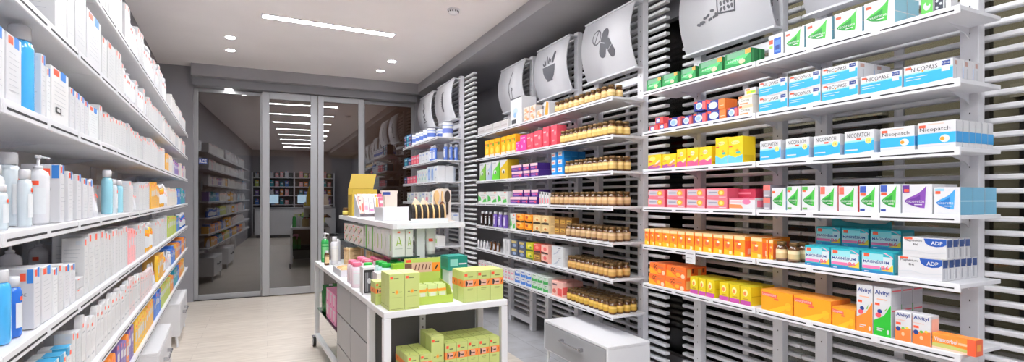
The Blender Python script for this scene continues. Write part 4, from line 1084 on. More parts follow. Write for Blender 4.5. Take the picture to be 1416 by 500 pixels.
def bottles(rack, X, si, name, key, desc, spots, r, h, bm_, cm, kind='cap', lab=None, sy=1.0):
    for px in spots:
        y, _ = on_x(px, X + .022 + r)
        o = bottle(name, key, (X + .022 + r, y, ZS[si] + LIP + .0005), -PI / 2, r, h, bm_, cm, kind, lab, sy, False)
        note(o, desc, 'bottle', "%s rack's %s shelf" % (rack, SHN[si]), -y)
bottles(R2, XM, 4, 'syrup_bottle', 'dark', 'dark syrup bottle with white cap', (667.5, 673, 678.5), .021, .16, mat('dark_brown_glass', (50, 34, 30), .15), PLA, 'flip', PW)
bottles(R2, XM, 4, 'syrup_bottle', 'violet', 'violet syrup bottle with white cap', (685.5, 692.5, 699.5), .026, .165, mat('violet_plastic', (120, 92, 180), .3), PLA, 'flip', C(206, 196, 226))
M_(4, 'leaf_white', 'herbal_carton', 'white carton with green leaves', 704, 711, 20, d=.1, hm=.16)
for k in range(2):
    for j, ds in enumerate(('orange_food', 'orange_food', 'tan_food', 'tan_food')):
        M_(4, ds, 'meal_carton', {'orange_food': 'orange meal carton', 'tan_food': 'tan meal carton'}[ds], 712.5 + 11.4 * j, 723 + 11.4 * j, 12, d=.1, hm=.078, lift=k * .079, qual='upper' if k else '')
    for j in range(3):
        M_(4, 'brown_food', 'meal_carton', 'brown meal carton', 764 + 8.5 * j, 771.8 + 8.5 * j, 12, d=.07, back=.06, hm=.074, lift=k * .0752, qual='upper' if k else '')
bottles(R2, XM, 5, 'dropper_bottle', 'white', 'white dropper bottle', (662, 666, 670, 674), .014, .09, PLA, PLA, 'cap', C(226, 226, 230))
bottles(R2, XM, 5, 'dropper_bottle', 'brown', 'brown dropper bottle with white label', (679, 684.5, 690), .018, .11, AMBER, BLK, 'cap', PW)
for p0, p1 in ((694, 698), (698.5, 703)):
    M_(5, 'white_slim', 'dropper_carton', 'tall white dropper carton', p0, p1, 20, d=.05, hm=.15)
for k, row in enumerate((('slate_food', 'slate_food', 'lime_food', 'coral_food', 'blush_food'), ('slate_food', 'slate_food', 'lime_food', 'coral_food', 'blush_food'))):
    for j, ds in enumerate(row):
        if j == 3 and k == 0: ds = 'brown_food'
        de = {'slate_food': 'slate blue meal carton', 'lime_food': 'lime meal carton', 'coral_food': 'coral meal carton', 'blush_food': 'blush meal carton', 'brown_food': 'brown meal carton'}[ds]
        M_(5, ds, 'meal_carton', de, 705 + 10.4 * j, 714.6 + 10.4 * j, 12, d=.11, hm=.078, lift=k * .079, qual='upper' if k else '')
    M_(5, 'grey_diet', 'diet_carton', 'pale grey diet carton', 761, 777, 14, d=.16, hm=.082, lift=k * .083, qual='upper' if k else '')
for i in range(12):
    for k in range(2):
        M_(6, 'mini_white', 'remedy_carton', 'tiny white and pink carton', 660 + 4.1 * i, 663.4 + 4.1 * i, 8, d=.06, rows=2 if k == 0 else 1, hm=.055, lift=k * .056, qual='upper' if k else '')
for i, ds in enumerate(('blue_med', 'blue_med', 'blue_med', 'green_med', 'green_med', 'green_med')):
    for k in range(2):
        M_(6, ds, 'remedy_carton', 'white and %s remedy carton' % ds[:-4], 710.5 + 7.8 * i, 717.4 + 7.8 * i, 9, d=.09, hm=.066, lift=k * .067, qual='upper' if k else '', rows=2)
M_(6, 'coral_med', 'diet_carton', 'coral diet carton', 761, 776, 22, d=.1, rows=2, hm=.125)
rj = random.Random(5)
def jar_row(si, p0, p1, n, lab, rows, r=.029, h=.088):
    ya, _ = on_x(p0, XM + .05); yb, _ = on_x(p1, XM + .05)
    for b in range(rows):
        for i in range(n):
            y = ya + (yb - ya) * i / (n - 1)
            y = max(y, 3.055) + rj.uniform(-.004, .004)
            x = XM + .02 + r + b * .062
            o = jar((x, y, ZS[si] + LIP + .0005), -PI / 2, r, h, lab)
            note(o, 'brown vitamin jar', 'jar', "%s rack's %s shelf" % (R2, SHN[si]), -y, '%s row' % ordinal(b + 1) if b else '')
jar_row(0, 772, 846, 11, (222, 190, 124), 2, .029, .096)
jar_row(1, 780, 846, 11, (224, 190, 110), 3, .03, .11)
jar_row(2, 786, 847, 10, (220, 184, 108), 3, .03, .11)
jar_row(3, 766, 847, 12, (208, 168, 116), 3, .029, .107)
jar_row(4, 788, 847, 9, (196, 160, 112), 3, .029, .107)
jar_row(5, 790, 847, 10, (206, 160, 86), 3, .029, .108)
jar_row(6, 789, 847, 10, (214, 172, 70), 4, .029, .098)

# far rack
R3 = 'entrance'
def F_(si, design, name, desc, p0, p1, h, cat='box', **k):
    return rput(R3, XF, si, design, name, desc, cat, p0, p1, 0, hm=h, **k)
def tin(key, loc, r, h, lab):
    def body():
        m = MB(); a = C(236, 238, 246)
        m.lathe([(r * .98, 0, a), (r, .004, a), (r, h * .25, C(*lab)), (r, h * .55, a), (r, h * .7, C(150, 170, 220)), (r, h * .76, a), (r, h * .92, a)])
        return m
    def lid():
        m = MB(); m.lathe([(r * 1.02, h * .921, C(90, 94, 108)), (r * 1.02, h * .985, C(210, 214, 224)), (r * .96, h, C(210, 214, 224))]); return m
    return put(with_parts(('tin', key, r, h), 'milk_tin', body, [('lid', lid)]), loc, -PI / 2)
for b in range(2):
    for i, px in enumerate((575.5, 580.5, 585.8, 591.3, 597)):
        r = .056
        y, _ = on_x(px, XF + .02 + r)
        o = tin('a', (XF + .02 + r + b * .13, y, ZS[0] + LIP + .0005), r if i else r, .16, (90, 120, 200))
        note(o, 'pale blue milk tin', 'tin', "%s rack's top shelf" % R3, -y, 'back row' if b else '')
y, _ = on_x(604.5, XF + .09)
o = tin('b', (XF + .16, 5.985, ZS[0] + LIP + .0005), .064, .19, (110, 130, 210)); o.location.y = 5.99
note(o, 'large white milk tin', 'tin', "%s rack's top shelf" % R3, -5.99)
for k in range(2):
    for i, p in enumerate((558, 561.2, 564.4)):
        F_(0, 'baby_teal' if i % 2 else 'baby_dark', 'baby_food_pack', 'teal baby food pack' if i % 2 else 'navy baby food pack', p, p + 2.8, .085, lift=k * .0862, d=.1, qual='upper' if k else '')
F_(1, 'baby_teal', 'baby_food_pack', 'teal baby food pack', 558, 562.5, .12, d=.1); F_(1, 'baby_dark', 'baby_food_pack', 'navy baby food pack', 563, 567.5, .11, d=.1)
for i, p in enumerate((567.7, 571.2, 574.6)):
    F_(1, 'baby_pink', 'baby_food_pack', 'pink baby food pack', p, p + 3.1, .12, d=.1, rows=2)
for p0, p1 in ((578, 582), (582.5, 586.5), (587, 591)):
    F_(1, 'baby_white', 'wipes_carton', 'white baby care carton', p0, p1, .13, d=.1, rows=2)
for i, px in enumerate((596.6, 598.9, 601.2)):
    y, _ = on_x(px, XF + .05)
    o = bottle('lotion_bottle', 'babyblue', (XF + .055, y, ZS[1] + LIP + .0005), -PI / 2, .03, .19, C(92, 124, 206), PLA, 'cap', C(220, 226, 242), .8, False)
    note(o, 'blue baby lotion bottle', 'bottle', "%s rack's second shelf" % R3, -y)
for b in range(3):
    o = bottle('lotion_bottle', 'babyblue', (XF + .125 + b * .065, 5.965, ZS[1] + LIP + .0005), -PI / 2, .03, .19, C(92, 124, 206), PLA, 'cap', C(220, 226, 242), .8, False)
    note(o, 'blue baby lotion bottle', 'bottle', "%s rack's second shelf" % R3, -5.965, 'end row %s' % ordinal(b + 1))
for i, p in enumerate((558, 562, 566, 570)):
    F_(2, ('baby_dark', 'baby_pink', 'baby_pink', 'baby_pink')[i], 'baby_food_pack', ('navy', 'pink', 'pink', 'pink')[i] + ' baby food pack', p, p + 3.5, .1, d=.1, rows=2)
for i, p in enumerate((575, 578.6, 582.2, 585.8)):
    F_(2, 'baby_mint', 'wipes_carton', 'white dotted baby carton', p, p + 3.2, .165, d=.09, rows=2)
for i, p in enumerate((589.8, 594.4)):
    F_(2, 'baby_oval', 'wipes_carton', 'white carton with blue oval', p, p + 4.1, .185, d=.09, rows=3)
F_(2, 'baby_white', 'wipes_carton', 'white baby care carton', 599, 603.3, .185, d=.1, rows=2)
for i, p in enumerate((562, 567, 572, 577, 582, 587, 592, 597)):
    F_(3, ('baby_mint', 'baby_white', 'mini_white')[i % 3], 'wipes_carton', ('white dotted baby carton', 'white baby care carton', 'white and pink baby carton')[i % 3], p, p + 4.4, .13, d=.1)
for i, p in enumerate((588, 592, 596)):
    F_(4, 'baby_blue', 'wipes_carton', 'blue and white baby carton', p, p + 3.6, .06, d=.1)
for si in (5,):
    for i in range(3):
        o = carton('baby_white', 'wipes_carton', .085, .085, .135, (XF + .06 + .09 * i, 5.98, ZS[4] + LIP + .0005), 0)
        note(o, 'plain white baby carton', 'box', "%s rack's fifth shelf" % R3, XF + .09 * i, 'end row', 'the aisle')
for i in range(5):
    F_(5, ('a_green', 'baby_mint')[i % 2], 'wipes_carton', ('white carton with green square', 'white dotted baby carton')[i % 2], 585 + 3.8 * i, 588.3 + 3.8 * i, .12, d=.1)

# low grey cabinet in front of the middle rack
def cabinet(name, label, loc, left, w, d, z0, z1, feet, group=None):
    """front looks to +X of its own frame when left, else to -X; w along Y"""
    s = 1 if left else -1
    t = thing(name, label, 'cabinet', loc, left, group)
    mb = MB()
    mb.box(-d / 2, d / 2, -w / 2, w / 2, z1 - .018, z1, WHITE, .002)
    mb.box(-d / 2, d / 2, -w / 2, -w / 2 + .018, z0, z1 - .019, WHITE, .002)
    mb.box(-d / 2, d / 2, w / 2 - .018, w / 2, z0, z1 - .019, WHITE, .002)
    mb.box(-d / 2, d / 2, -w / 2 + .019, w / 2 - .019, z0, z0 + .018, WHITE)
    mb.box(-s * d / 2, -s * (d / 2 - .015), -w / 2 + .019, w / 2 - .019, z0 + .018, z1 - .019, WHITE)
    mb.build('carcass', t)
    mb = MB(); mb.box(s * (d / 2 - .016), s * (d / 2 + .002), -w / 2 + .02, w / 2 - .02, z0 + .006, z1 - .022, DRAWER if not left else mat('pale_drawer', (206, 206, 210), .4), .002)
    dr = mb.build('drawer', t)
    mb = MB()
    x = s * (d / 2 + .03)
    zc = (z0 + z1) / 2 + .02
    mb.tube((x, -.14, zc), (x, .14, zc), .007, CHROME)
    for y in (-.13, .13):
        mb.box(s * (d / 2 + .002), x, y - .012, y + .012, zc - .012, zc + .012, CHROME)
    mb.build('handle', dr)
    for fx in (-1, 1):
        for fy in (-1, 1):
            mb = MB()
            mb.tube((fx * (d / 2 - .03), fy * (w / 2 - .03), z0), (fx * (d / 2 - .02), fy * (w / 2 - .012), 0), .014, WHITE, 8, .008)
            mb.build('leg', t)
    return t
cabinet('drawer_cabinet', 'low white cabinet with wide grey drawer under the middle slatted rack', (2.18, 3.235, 0), False, .86, .35, .19, .42, 1)

# ================================================================== LEFT WALL SHELVING
XL = -.405
ZL = [2.085, 1.825, 1.572, 1.295, 1.04, .787, .562]
LBAY = [(.5 + .94 * i, .5 + .94 * (i + 1)) for i in range(7)]
lt = thing('shelving_run', 'long white wall shelving run packed with skincare along the left wall', 'shelving', (-.78, 3.8, 0), True)
lt['label'] = 'long white shelving run full of skincare opposite the slatted racks'
off = (-.78, 3.8, 0)
mb = MB(); mb.box(-.79, -.775, .5, 7.08, .1, 2.42, mat('shelving_back', (214, 214, 218), .5)); mb.build('back_panel', lt, off=off)
for y in [b[0] for b in LBAY] + [LBAY[-1][1]]:
    mb = MB(); mb.box(-.774, -.745, y - .025, y + .025, 0, 2.42, SHELF, .002)
    for k in range(44): mb.box(-.7455, -.7445, y - .005, y - .001, .2 + k * .05, .214 + k * .05, DARK)
    mb.build('upright', lt, off=off)
for zl in ZL:
    for y0, y1 in LBAY:
        shelf_board(lt, off, XL, -.742, y0 + .002, y1 - .002, zl, m=GREYSHELF, brk=(y0 + .03, y1 - .03))
LW = 'skincare wall'
WALLSH = ['top', 'second', 'third', 'fourth', 'fifth', 'sixth', 'lowest']
LROT = ALF + PI / 2
LKIND = {
 'A': ('carton', 'care_a', 'skincare_carton', 'white skincare carton, blue tab'), 'B': ('carton', 'care_b', 'skincare_carton', 'off-white skincare carton, blue tab'),
 'C': ('carton', 'care_c', 'lotion_carton', 'plain white lotion carton'), 'D': ('carton', 'care_d', 'lotion_carton', 'pale grey lotion carton'), 'Q': ('carton', 'care_qr', 'cream_carton', 'white cream carton, dark square'),
 'X': ('carton', 'care_near', 'skincare_carton', 'large white skincare carton, blue corner'), 'L': ('carton', 'care_logo', 'cream_carton', 'cream carton with brown oval'), 'K': ('carton', 'care_bluecap', 'sun_cream_carton', 'white carton with blue top'),
 'o': ('carton', 'care_orange', 'sun_cream_carton', 'orange care carton'), 'a': ('carton', 'care_amber', 'sun_cream_carton', 'amber care carton'), 'p': ('carton', 'care_pink', 'cream_carton', 'pink care carton'),
 'g': ('carton', 'care_lightgreen', 'cream_carton', 'light green care carton'), 'b': ('carton', 'care_blue', 'cream_carton', 'blue care carton'), 't': ('carton', 'care_teal', 'cream_carton', 'teal care carton'), 'v': ('carton', 'care_purple', 'cream_carton', 'violet care carton'), 'y': ('carton', 'care_cream', 'cream_carton', 'beige care carton'),
 'P': ('pump', PLA, PLA, 'white pump bottle'), 'W': ('bot', PLA, PLA, 'white lotion bottle'), 'G': ('bot', CLEAR, PLA, 'clear micellar water bottle'),
 'U': ('bot', mat('sky_liquid', (74, 176, 236), .12, coat=.5), PLA, 'sky blue lotion bottle'), 'E': ('bot', mat('ice_blue_plastic', (150, 206, 222), .15, coat=.4), PLA, 'ice blue lotion bottle'), 'N': ('bot', mat('royal_blue_plastic', (48, 112, 206), .2), PLA, 'royal blue bottle'),
 'Y': ('bot', mat('amber_oil', (240, 176, 50), .15, coat=.4), PLA, 'amber oil bottle'), 'T': ('tube', PLA, PLA, 'white squeeze tube'), 'H': ('pouch', C(238, 236, 238), None, 'white hang pack'), 'h': ('pouch', C(244, 214, 214), None, 'pale pink hang pack'), 'O': ('pouch', C(248, 146, 56), None, 'orange hang pack'), 'J': ('pouch', C(246, 196, 60), None, 'yellow hang pack'),
}
def lput(si, k, y0, y1, h, back=0.0, lift=0.0, d=None, qual=''):
    """an item whose front spans y0..y1 of the left shelf"""
    w = y1 - y0 - .003
    z = ZL[si] + LIP + .0025 + lift
    yc = (y0 + y1) / 2
    kd = LKIND[k]
    x0 = XL - .016 - back
    if kd[0] == 'carton':
        w = round(w, 3)
        d = d or max(.045, min(.1, w * 1.3))
        o = carton(kd[1], kd[2], w, round(d, 3), round(h, 3), lw(x0 - d / 2, yc, z), LROT); cat = 'box'
    elif kd[0] == 'pump':
        r = w / 2
        o = bottle('pump_bottle', k, lw(x0 - r, yc, z), LROT, round(r, 3), round(h, 2), kd[1], kd[2], 'pump', C(228, 232, 240)); cat = 'bottle'
    elif kd[0] == 'bot':
        r = w / 2
        o = bottle('lotion_bottle', k, lw(x0 - r * .8, yc, z), LROT, round(r - .001, 3), round(h, 2), kd[1], kd[2], 'flip', None if k in 'UE' else C(226, 230, 236), .8); cat = 'bottle'
    elif kd[0] == 'tube':
        o = tube_pack('cream_tube', k, lw(x0 - w / 2, yc, z), LROT, round(w - .001, 3), round(h, 2), kd[1], kd[2]); cat = 'tube'
    else:
        d = .02
        o = pouch(k, lw(x0 - d / 2, yc, z), LROT, round(w, 3), d, round(h, 2), kd[1]); cat = 'pack'
        note(o, kd[3], cat, "%s's %s shelf" % (LW, WALLSH[si]), -yc, qual)
        return o
    note(o, kd[3], cat, "%s's %s shelf" % (LW, WALLSH[si]), -yc, qual)
    return o
def lpx(si, seq):
    """near items given by photo columns"""
    for it in seq:
        k, p0, p1, h = it[:4]
        kw = it[4] if len(it) > 4 else {}
        X = XL - .016 - kw.get('back', 0)
        y0, _ = on_x(p0, X, True); y1, _ = on_x(p1, X, True)
        lput(si, k, y0 + .001, y1 - .001, h, **kw)
def lbot(si, k, pc, r, h, back=0.0):
    kd = LKIND[k]
    X = XL - .02 - r - back
    y, _ = on_x(pc, X, True)
    z = ZL[si] + LIP + .0025
    pump = kd[0] == 'pump'
    o = bottle('pump_bottle' if pump else 'lotion_bottle', k, lw(X, y, z), LROT + (-PI / 2 if pump else 0), r, h, kd[1], kd[2], 'pump' if pump else 'flip', None if k in 'UE' else C(226, 230, 236), .9)
    note(o, kd[3], 'bottle', "%s's %s shelf" % (LW, WALLSH[si]), -y)
rl = random.Random(21)
def lfill(si, y0, y1, kinds, hlo, hhi, wlo=.05, whi=.075, backrow=0):
    """a row of mixed packs; the deeper rows only where they show"""
    y = y0
    prev = None
    while y < y1 - .04:
        k = prev if prev and rl.random() < .6 else rl.choice(kinds)
        prev = k
        g = rl.uniform(wlo, whi) * (1 + .10 * max(0, y - 3.0))
        w = round(min(g, .115) / .01) * .01
        if LKIND[k][0] in ('bot', 'pump'): w = max(.05, min(w, .07))
        if LKIND[k][0] == 'tube': w = max(.05, min(w, .06))
        if y + w > y1: break
        h = round(rl.uniform(hlo, hhi) / .01) * .01
        lput(si, k, y, y + w, h)
        y += w + rl.choice((.002, .002, .004, .012))
# near ends read from the photo, then runs towards the door
lfill(0, 1.75, 3.0, 'CCDWL', .17, .2); lfill(0, 3.0, 4.9, 'CCDPWC', .17, .2); lfill(0, 5.3, 7.0, 'LCCD', .12, .16)
lpx(1, [('C', 76, 92, .2), ('C', 93, 103, .2), ('D', 104, 119, .21), ('A', 120, 140, .19), ('C', 141, 148, .16), ('C', 149, 160, .17)])
y, _ = on_x(161, XL - .016, True)
lfill(1, y, 3.75, 'CPCD', .15, .18); lfill(1, 3.75, 5.2, 'CCLD', .12, .15); lfill(1, 5.2, 6.3, 'CLLCD', .12, .14); lfill(1, 6.3, 7.0, 'yCbp', .1, .15)
lpx(2, [('A', -60, -20, .155), ('A', -17, 7, .155), ('A', 8.5, 30, .155), ('A', 57, 63.5, .165, {'d': .06}), ('B', 64.5, 70, .14), ('Q', 71, 95, .155, {'d': .11}), ('A', 97, 103.5, .13), ('A', 104.5, 110.5, .128), ('A', 111.3, 116.5, .126), ('A', 117.3, 122, .12), ('B', 123, 136, .115)])
y, _ = on_x(137.5, XL - .016, True)
lfill(2, y, 3.6, 'CCCD', .12, .15); lfill(2, 3.6, 4.8, 'CDCL', .13, .16); lfill(2, 4.85, 5.1, 'a', .13, .15); lfill(2, 5.1, 7.0, 'pCbyv', .1, .14)
lpx(3, [('X', 83, 89.5, .165, {'d': .085}), ('A', 94.5, 101, .15, {'d': .05}), ('A', 106.5, 112.5, .145, {'d': .05}), ('A', 115, 121, .135, {'d': .05}), ('A', 122.5, 128.5, .13, {'d': .05}), ('T', 130, 136, .14), ('T', 136.8, 142, .14)])
y, _ = on_x(179, XL - .016, True)
lfill(3, y, 3.95, 'CDCT', .13, .16); lfill(3, 3.95, 4.9, 'YYaWY', .14, .17); lfill(3, 4.9, 5.9, 'WCyp', .12, .15); lfill(3, 5.9, 7.0, 'bWvNt', .1, .16)
lpx(4, [('X', 47, 56, .15, {'d': .06}), ('A', 58, 72, .145), ('B', 73, 80, .13), ('C', 81, 88, .135), ('A', 89, 96.5, .125), ('A', 97.3, 104.5, .12), ('C', 106, 116, .03), ('D', 106.3, 115.8, .032, {'lift': .033, 'qual': 'upper'}), ('C', 117, 122, .19), ('C', 122.7, 130, .2), ('C', 130.7, 138.5, .2)])
y, _ = on_x(139.5, XL - .016, True)
lfill(4, y, 3.1, 'CCCD', .18, .2); lfill(4, 3.1, 3.7, 'TCpC', .15, .18); lfill(4, 3.7, 4.1, 'oY', .15, .18); lfill(4, 4.1, 5.0, 'pCyTo', .14, .18); lfill(4, 5.0, 5.8, 'gg', .14, .17, .08, .1); lfill(4, 5.8, 7.0, 'btNbv', .1, .16)
lpx(5, [('K', 66.5, 72, .12), ('K', 73, 82, .125), ('K', 83, 91, .125), ('K', 92, 99, .13), ('C', 100, 104.5, .16), ('D', 105, 112, .15)])
y, _ = on_x(113, XL - .016, True)
lfill(5, y, 2.9, 'HHHHH', .15, .19, .05, .08); lfill(5, 2.9, 3.5, 'HhHh', .15, .18, .06, .09); lfill(5, 3.5, 4.3, 'hhT', .13, .16); lfill(5, 4.3, 4.9, 'aJaY', .15, .19, .07, .09); lfill(5, 4.9, 5.7, 'bbTW', .1, .15); lfill(5, 5.7, 7.0, 'aobo', .11, .15)
lfill(6, 1.6, 2.3, 'HH', .14, .17, .06, .09); lfill(6, 2.3, 2.8, 'OOO', .14, .16, .07, .1); lfill(6, 2.8, 3.3, 'vTO', .12, .16, .06, .08); lfill(6, 3.3, 4.1, 'JJa', .14, .17, .07, .09); lfill(6, 4.1, 5.2, 'ggbg', .13, .16, .07, .09); lfill(6, 5.2, 7.0, 'btTao', .1, .15)
lbot(2, 'U', 27, .031, .222)
for k, pc, r, h, b in (('G', 9, .03, .185, .035), ('G', -1, .016, .1, 0), ('W', -14, .028, .15, .04), ('G', 34, .016, .14, 0), ('P', 53, .024, .185, .0), ('E', 148, .022, .185, .0), ('G', 156, .019, .15, 0), ('E', 163.5, .021, .15, 0)):
    lbot(3, k, pc, r, h, b)
for k, pc, r, h, b in (('U', -1, .022, .165, 0), ('N', 16, .02, .14, .0), ('P', 14, .027, .2, .115), ('P', 53, .027, .195, .125)):
    lbot(4, k, pc, r, h, b)
lbot(5, 'N', 32, .03, .08)
# a second rank behind the hang packs and the tall cartons, where gaps let it show
for si, y0, y1, k, h in ((5, 1.75, 3.4, 'D', .16), (6, 1.7, 3.0, 'D', .14), (4, 2.5, 3.2, 'D', .17), (3, 2.75, 3.9, 'C', .13), (2, 1.95, 3.2, 'C', .12)):
    yy = y0
    while yy < y1:
        lput(si, k, yy, yy + .09, h, back=.13, d=.1, qual='back row')
        yy += .097
cabinet('drawer_cabinet', 'low white cabinet with bar handle under the skincare shelving, nearer the viewer', (-.562, 4.47, 0), True, .9, .34, .1, .40, 1, 'low cabinets under the skincare shelving')
cabinet('drawer_cabinet', 'low white cabinet with bar handle under the skincare shelving, nearer the doors', (-.562, 6.2, 0), True, .9, .34, .1, .40, 1, 'low cabinets under the skincare shelving')

# ================================================================== TABLE AND TROLLEY IN THE AISLE (left-wall frame)
def lobj(mb, name, label, cat, loc, group=None, rz=0.0):
    o = mb.build(name, None, lw(*loc), ALF + rz)
    return tag(o, label, cat, group)
tb = thing('display_table', 'white steel display table holding green face care cartons at aisle front', 'table', (1.075, 2.875, 0), True)
off = (1.075, 2.875, 0)
mb = MB(); mb.box(.71, 1.44, 2.69, 3.06, .765, .80, WHITE, .003); mb.build('tabletop', tb, off=off)
for x in (.71, 1.40):
    for y in (2.69, 3.02):
        mb = MB(); mb.box(x, x + .04, y, y + .04, 0, .765, WHITE, .003); mb.build('leg', tb, off=off)
mb = MB(); mb.box(.752, 1.398, 2.70, 3.05, .385, .41, mat('lower_shelf_grey', (150, 150, 154), .5), .002); mb.build('lower_shelf', tb, off=off)
TZ = .8005
tr = thing('display_trolley', 'white and grey wheeled display trolley with drawers and raised shelves', 'trolley', (1.08, 4.1, 0), True)
off = (1.08, 4.1, 0)
mb = MB(); mb.box(.715, 1.44, 3.065, 5.19, .765, .80, WHITE, .003); mb.build('worktop', tr, off=off)
mb = MB(); mb.box(.74, 1.40, 3.085, 4.08, .07, .764, ANTHR, .002); mb.build('drawer_carcass', tr, off=off)
for z0, z1 in ((.08, .30), (.307, .53), (.537, .757)):
    for y0, y1 in ((3.09, 3.58), (3.587, 4.075)):
        mb = MB(); mb.box(.722, .7395, y0, y1, z0, z1, DRAWER, .002); mb.build('drawer', tr, off=off)
mb = MB(); mb.box(.735, 1.405, 3.072, 3.084, .07, .764, ANTHR, .002); mb.build('end_panel', tr, off=off)
for x in (.715, 1.40):
    mb = MB(); mb.box(x, x + .04, 5.15, 5.19, .1, .764, WHITE, .003); mb.build('leg', tr, off=off)
    mb = MB(); mb.box(x, x + .04, 4.081, 5.149, .1, .13, WHITE, .003); mb.build('bottom_rail', tr, off=off)
for x, y in ((.712, 5.19), (1.42, 5.17), (.78, 3.2), (1.36, 3.2)):
    mb = MB()
    mb.tube((x - .012, y - .02, .05), (x + .012, y - .02, .05), .049, BLK, 18)
    mb.tube((x - .0145, y - .02, .05), (x + .0145, y - .02, .05), .034, C(206, 206, 210), 14)
    mb.box(x - .018, x - .015, y - .03, y + .01, .045, .1, CHROME); mb.box(x + .015, x + .018, y - .03, y + .01, .045, .1, CHROME)
    mb.box(x - .02, x + .02, y - .03, y + .02, .098, .102 if y < 4 else .1, CHROME)
    mb.build('caster', tr, off=off)
mb = MB(); mb.box(.735, 1.42, 4.085, 5.14, .36, .368, SHELFGLASS); mb.box(.733, .735, 4.085, 5.14, .36, .368, GLASSEDGE); mb.build('lower_glass_shelf', tr, off=off)
mb = MB(); mb.box(1.03, 1.065, 3.055, 3.071, .0, .764, WHITE, .002)
for k in range(12): mb.box(1.044, 1.05, 3.054, 3.056, .1 + k * .05, .112 + k * .05, DARK)
mb.build('front_post', tr, off=off)
for y in (3.47, 4.95):
    mb = MB(); mb.box(1.145, 1.205, y, y + .05, .801, 1.1865, WHITE, .003); mb.build('shelf_post', tr, off=off)
pts = [(.98, 3.38), (1.47, 3.38), (1.47, 5.25), (.95, 5.25), (.95, 3.43), (.957, 3.40)]
mb = MB(); mb.prism(pts, 1.187, 1.222, WHITE); mb.build('upper_shelf', tr, off=off)
mb = MB()
mb.box(.95, 1.144, 3.40, 5.2, .99, .998, SHELFGLASS); mb.box(1.206, 1.47, 3.40, 5.2, .99, .998, SHELFGLASS)
mb.box(.948, .95, 3.40, 5.2, .99, .998, GLASSEDGE); mb.box(.948, 1.144, 3.398, 3.40, .99, .998, GLASSEDGE); mb.box(1.206, 1.47, 3.398, 3.40, .99, .998, GLASSEDGE)
mb.build('glass_shelf', tr, off=off)
UZ, GZ, BZ = 1.2225, .9985, .3685

def tcarton(design, name, label, cat, x, y, z, w, d, h, group=None, rz=0.0):
    o = carton(design, name, w, d, h, lw(x, y, z), ALF + rz)
    return tag(o, label, cat, group)
# --- front table: green cartons
fr = {0: 'front', 1: 'second', 2: 'back'}
for i in range(2):
    for k in range(2):
        tcarton('green_star', 'face_care_carton', 'green carton with orange star, %s of the %s pair on white table' % ('one nearer the aisle' if i == 0 else 'one nearer the sachets', 'front' if k == 0 else 'rear'), 'box', .783 + i * .0835, 2.742 + k * .085, TZ, .082, .08, .193, 'starred green cartons on the table')
tcarton('green_face', 'face_care_carton', 'short green carton with orange band at table edge behind starred cartons', 'box', .745, 2.955, TZ, .05, .11, .125)
for i in range(3):
    for k in range(2):
        tcarton('green_face', 'face_care_carton', 'green carton with face picture, %s from the post side, %s row on tabletop' % (ordinal(3 - i), 'front' if k == 0 else 'rear'), 'box', 1.213 + i * .0855, 2.76 + k * .085, TZ, .084, .08, .176, 'green face cartons on the tabletop')
# sachet display: card tray with raised back and sachets in it
sd = thing('sachet_display', 'open green and orange counter display full of sachets on white table', 'display', (1.03, 2.88, TZ), True)
mb = MB()
w, d = .2, .21
GRN = C(178, 200, 80)
mb.box(-w / 2, w / 2, -d / 2, d / 2, 0, .004, GRN)
mb.box(-w / 2, w / 2, -d / 2, -d / 2 + .003, .0045, .045, GRN)
mb.prism([(-d / 2 + .004, .0045), (d / 2, .0045), (d / 2, .11), (-d / 2 + .05, .09), (-d / 2 + .004, .045)], -w / 2, -w / 2 + .003, C(248, 150, 50), 'x')
mb.prism([(-d / 2 + .004, .0045), (d / 2, .0045), (d / 2, .11), (-d / 2 + .05, .09), (-d / 2 + .004, .045)], w / 2 - .003, w / 2, GRN, 'x')
mb.build('tray', sd)
mb = MB()
mb.box(-w / 2 - .02, w / 2 + .005, d / 2 + .001, d / 2 + .004, .0, .235, C(192, 212, 104))
y = d / 2 + .0004
def fq(x0, x1, z0, z1, m): mb.face([(x0, y, z0), (x1, y, z0), (x1, y, z1), (x0, y, z1)], m)
fq(-.118, -.075, .15, .205, C(120, 84, 70)); fq(-.075, .05, .15, .21, C(222, 186, 160)); fq(.05, .103, .15, .205, C(248, 150, 50)); fq(-.11, -.08, .212, .228, RED)
y = d / 2 + .0002
for k in range(5):
    mb.face([(-.06 + .022 * k, y, .165), (-.053 + .022 * k, y, .165), (-.045 + .022 * k, y, .198), (-.052 + .022 * k, y, .198)], C(110, 60, 50))
mb.prism([(.066, .16), (.08, .17), (.09, .192), (.078, .188)], y - .0003, y, BLK, 'y')
mb.build('back_card', sd)
for i in range(3):
    for k in range(3):
        mb = MB(); sw, sh = .052, .095
        mb.box(-sw / 2, sw / 2, -.003, .003, 0, sh, C(206, 220, 150), .001)
        mb.face([(-sw / 2, -.0034, sh * .55), (sw / 2, -.0034, sh * .55), (sw / 2, -.0034, sh * .72), (-sw / 2, -.0034, sh * .72)], C(248, 156, 50))
        mb.face([(-sw / 4, -.0034, sh * .12), (sw / 3, -.0034, sh * .12), (sw / 3, -.0034, sh * .5), (-sw / 4, -.0034, sh * .5)], C(226, 232, 214))
        o = mb.build('sample_sachet', None, lw(1.03 - .06 + i * .06, 2.83 + k * .035, TZ + .0055), ALF + (.1, -.12, .08)[(i + k) % 3])
        o.rotation_euler.x = -.22
        tag(o, 'green sample sachet, %s row, %s' % (('front', 'middle', 'rear')[k], ('end nearest the starred cartons', 'centre of the display', 'end nearest face cartons')[i]), 'sachet', 'sachets in the counter display')
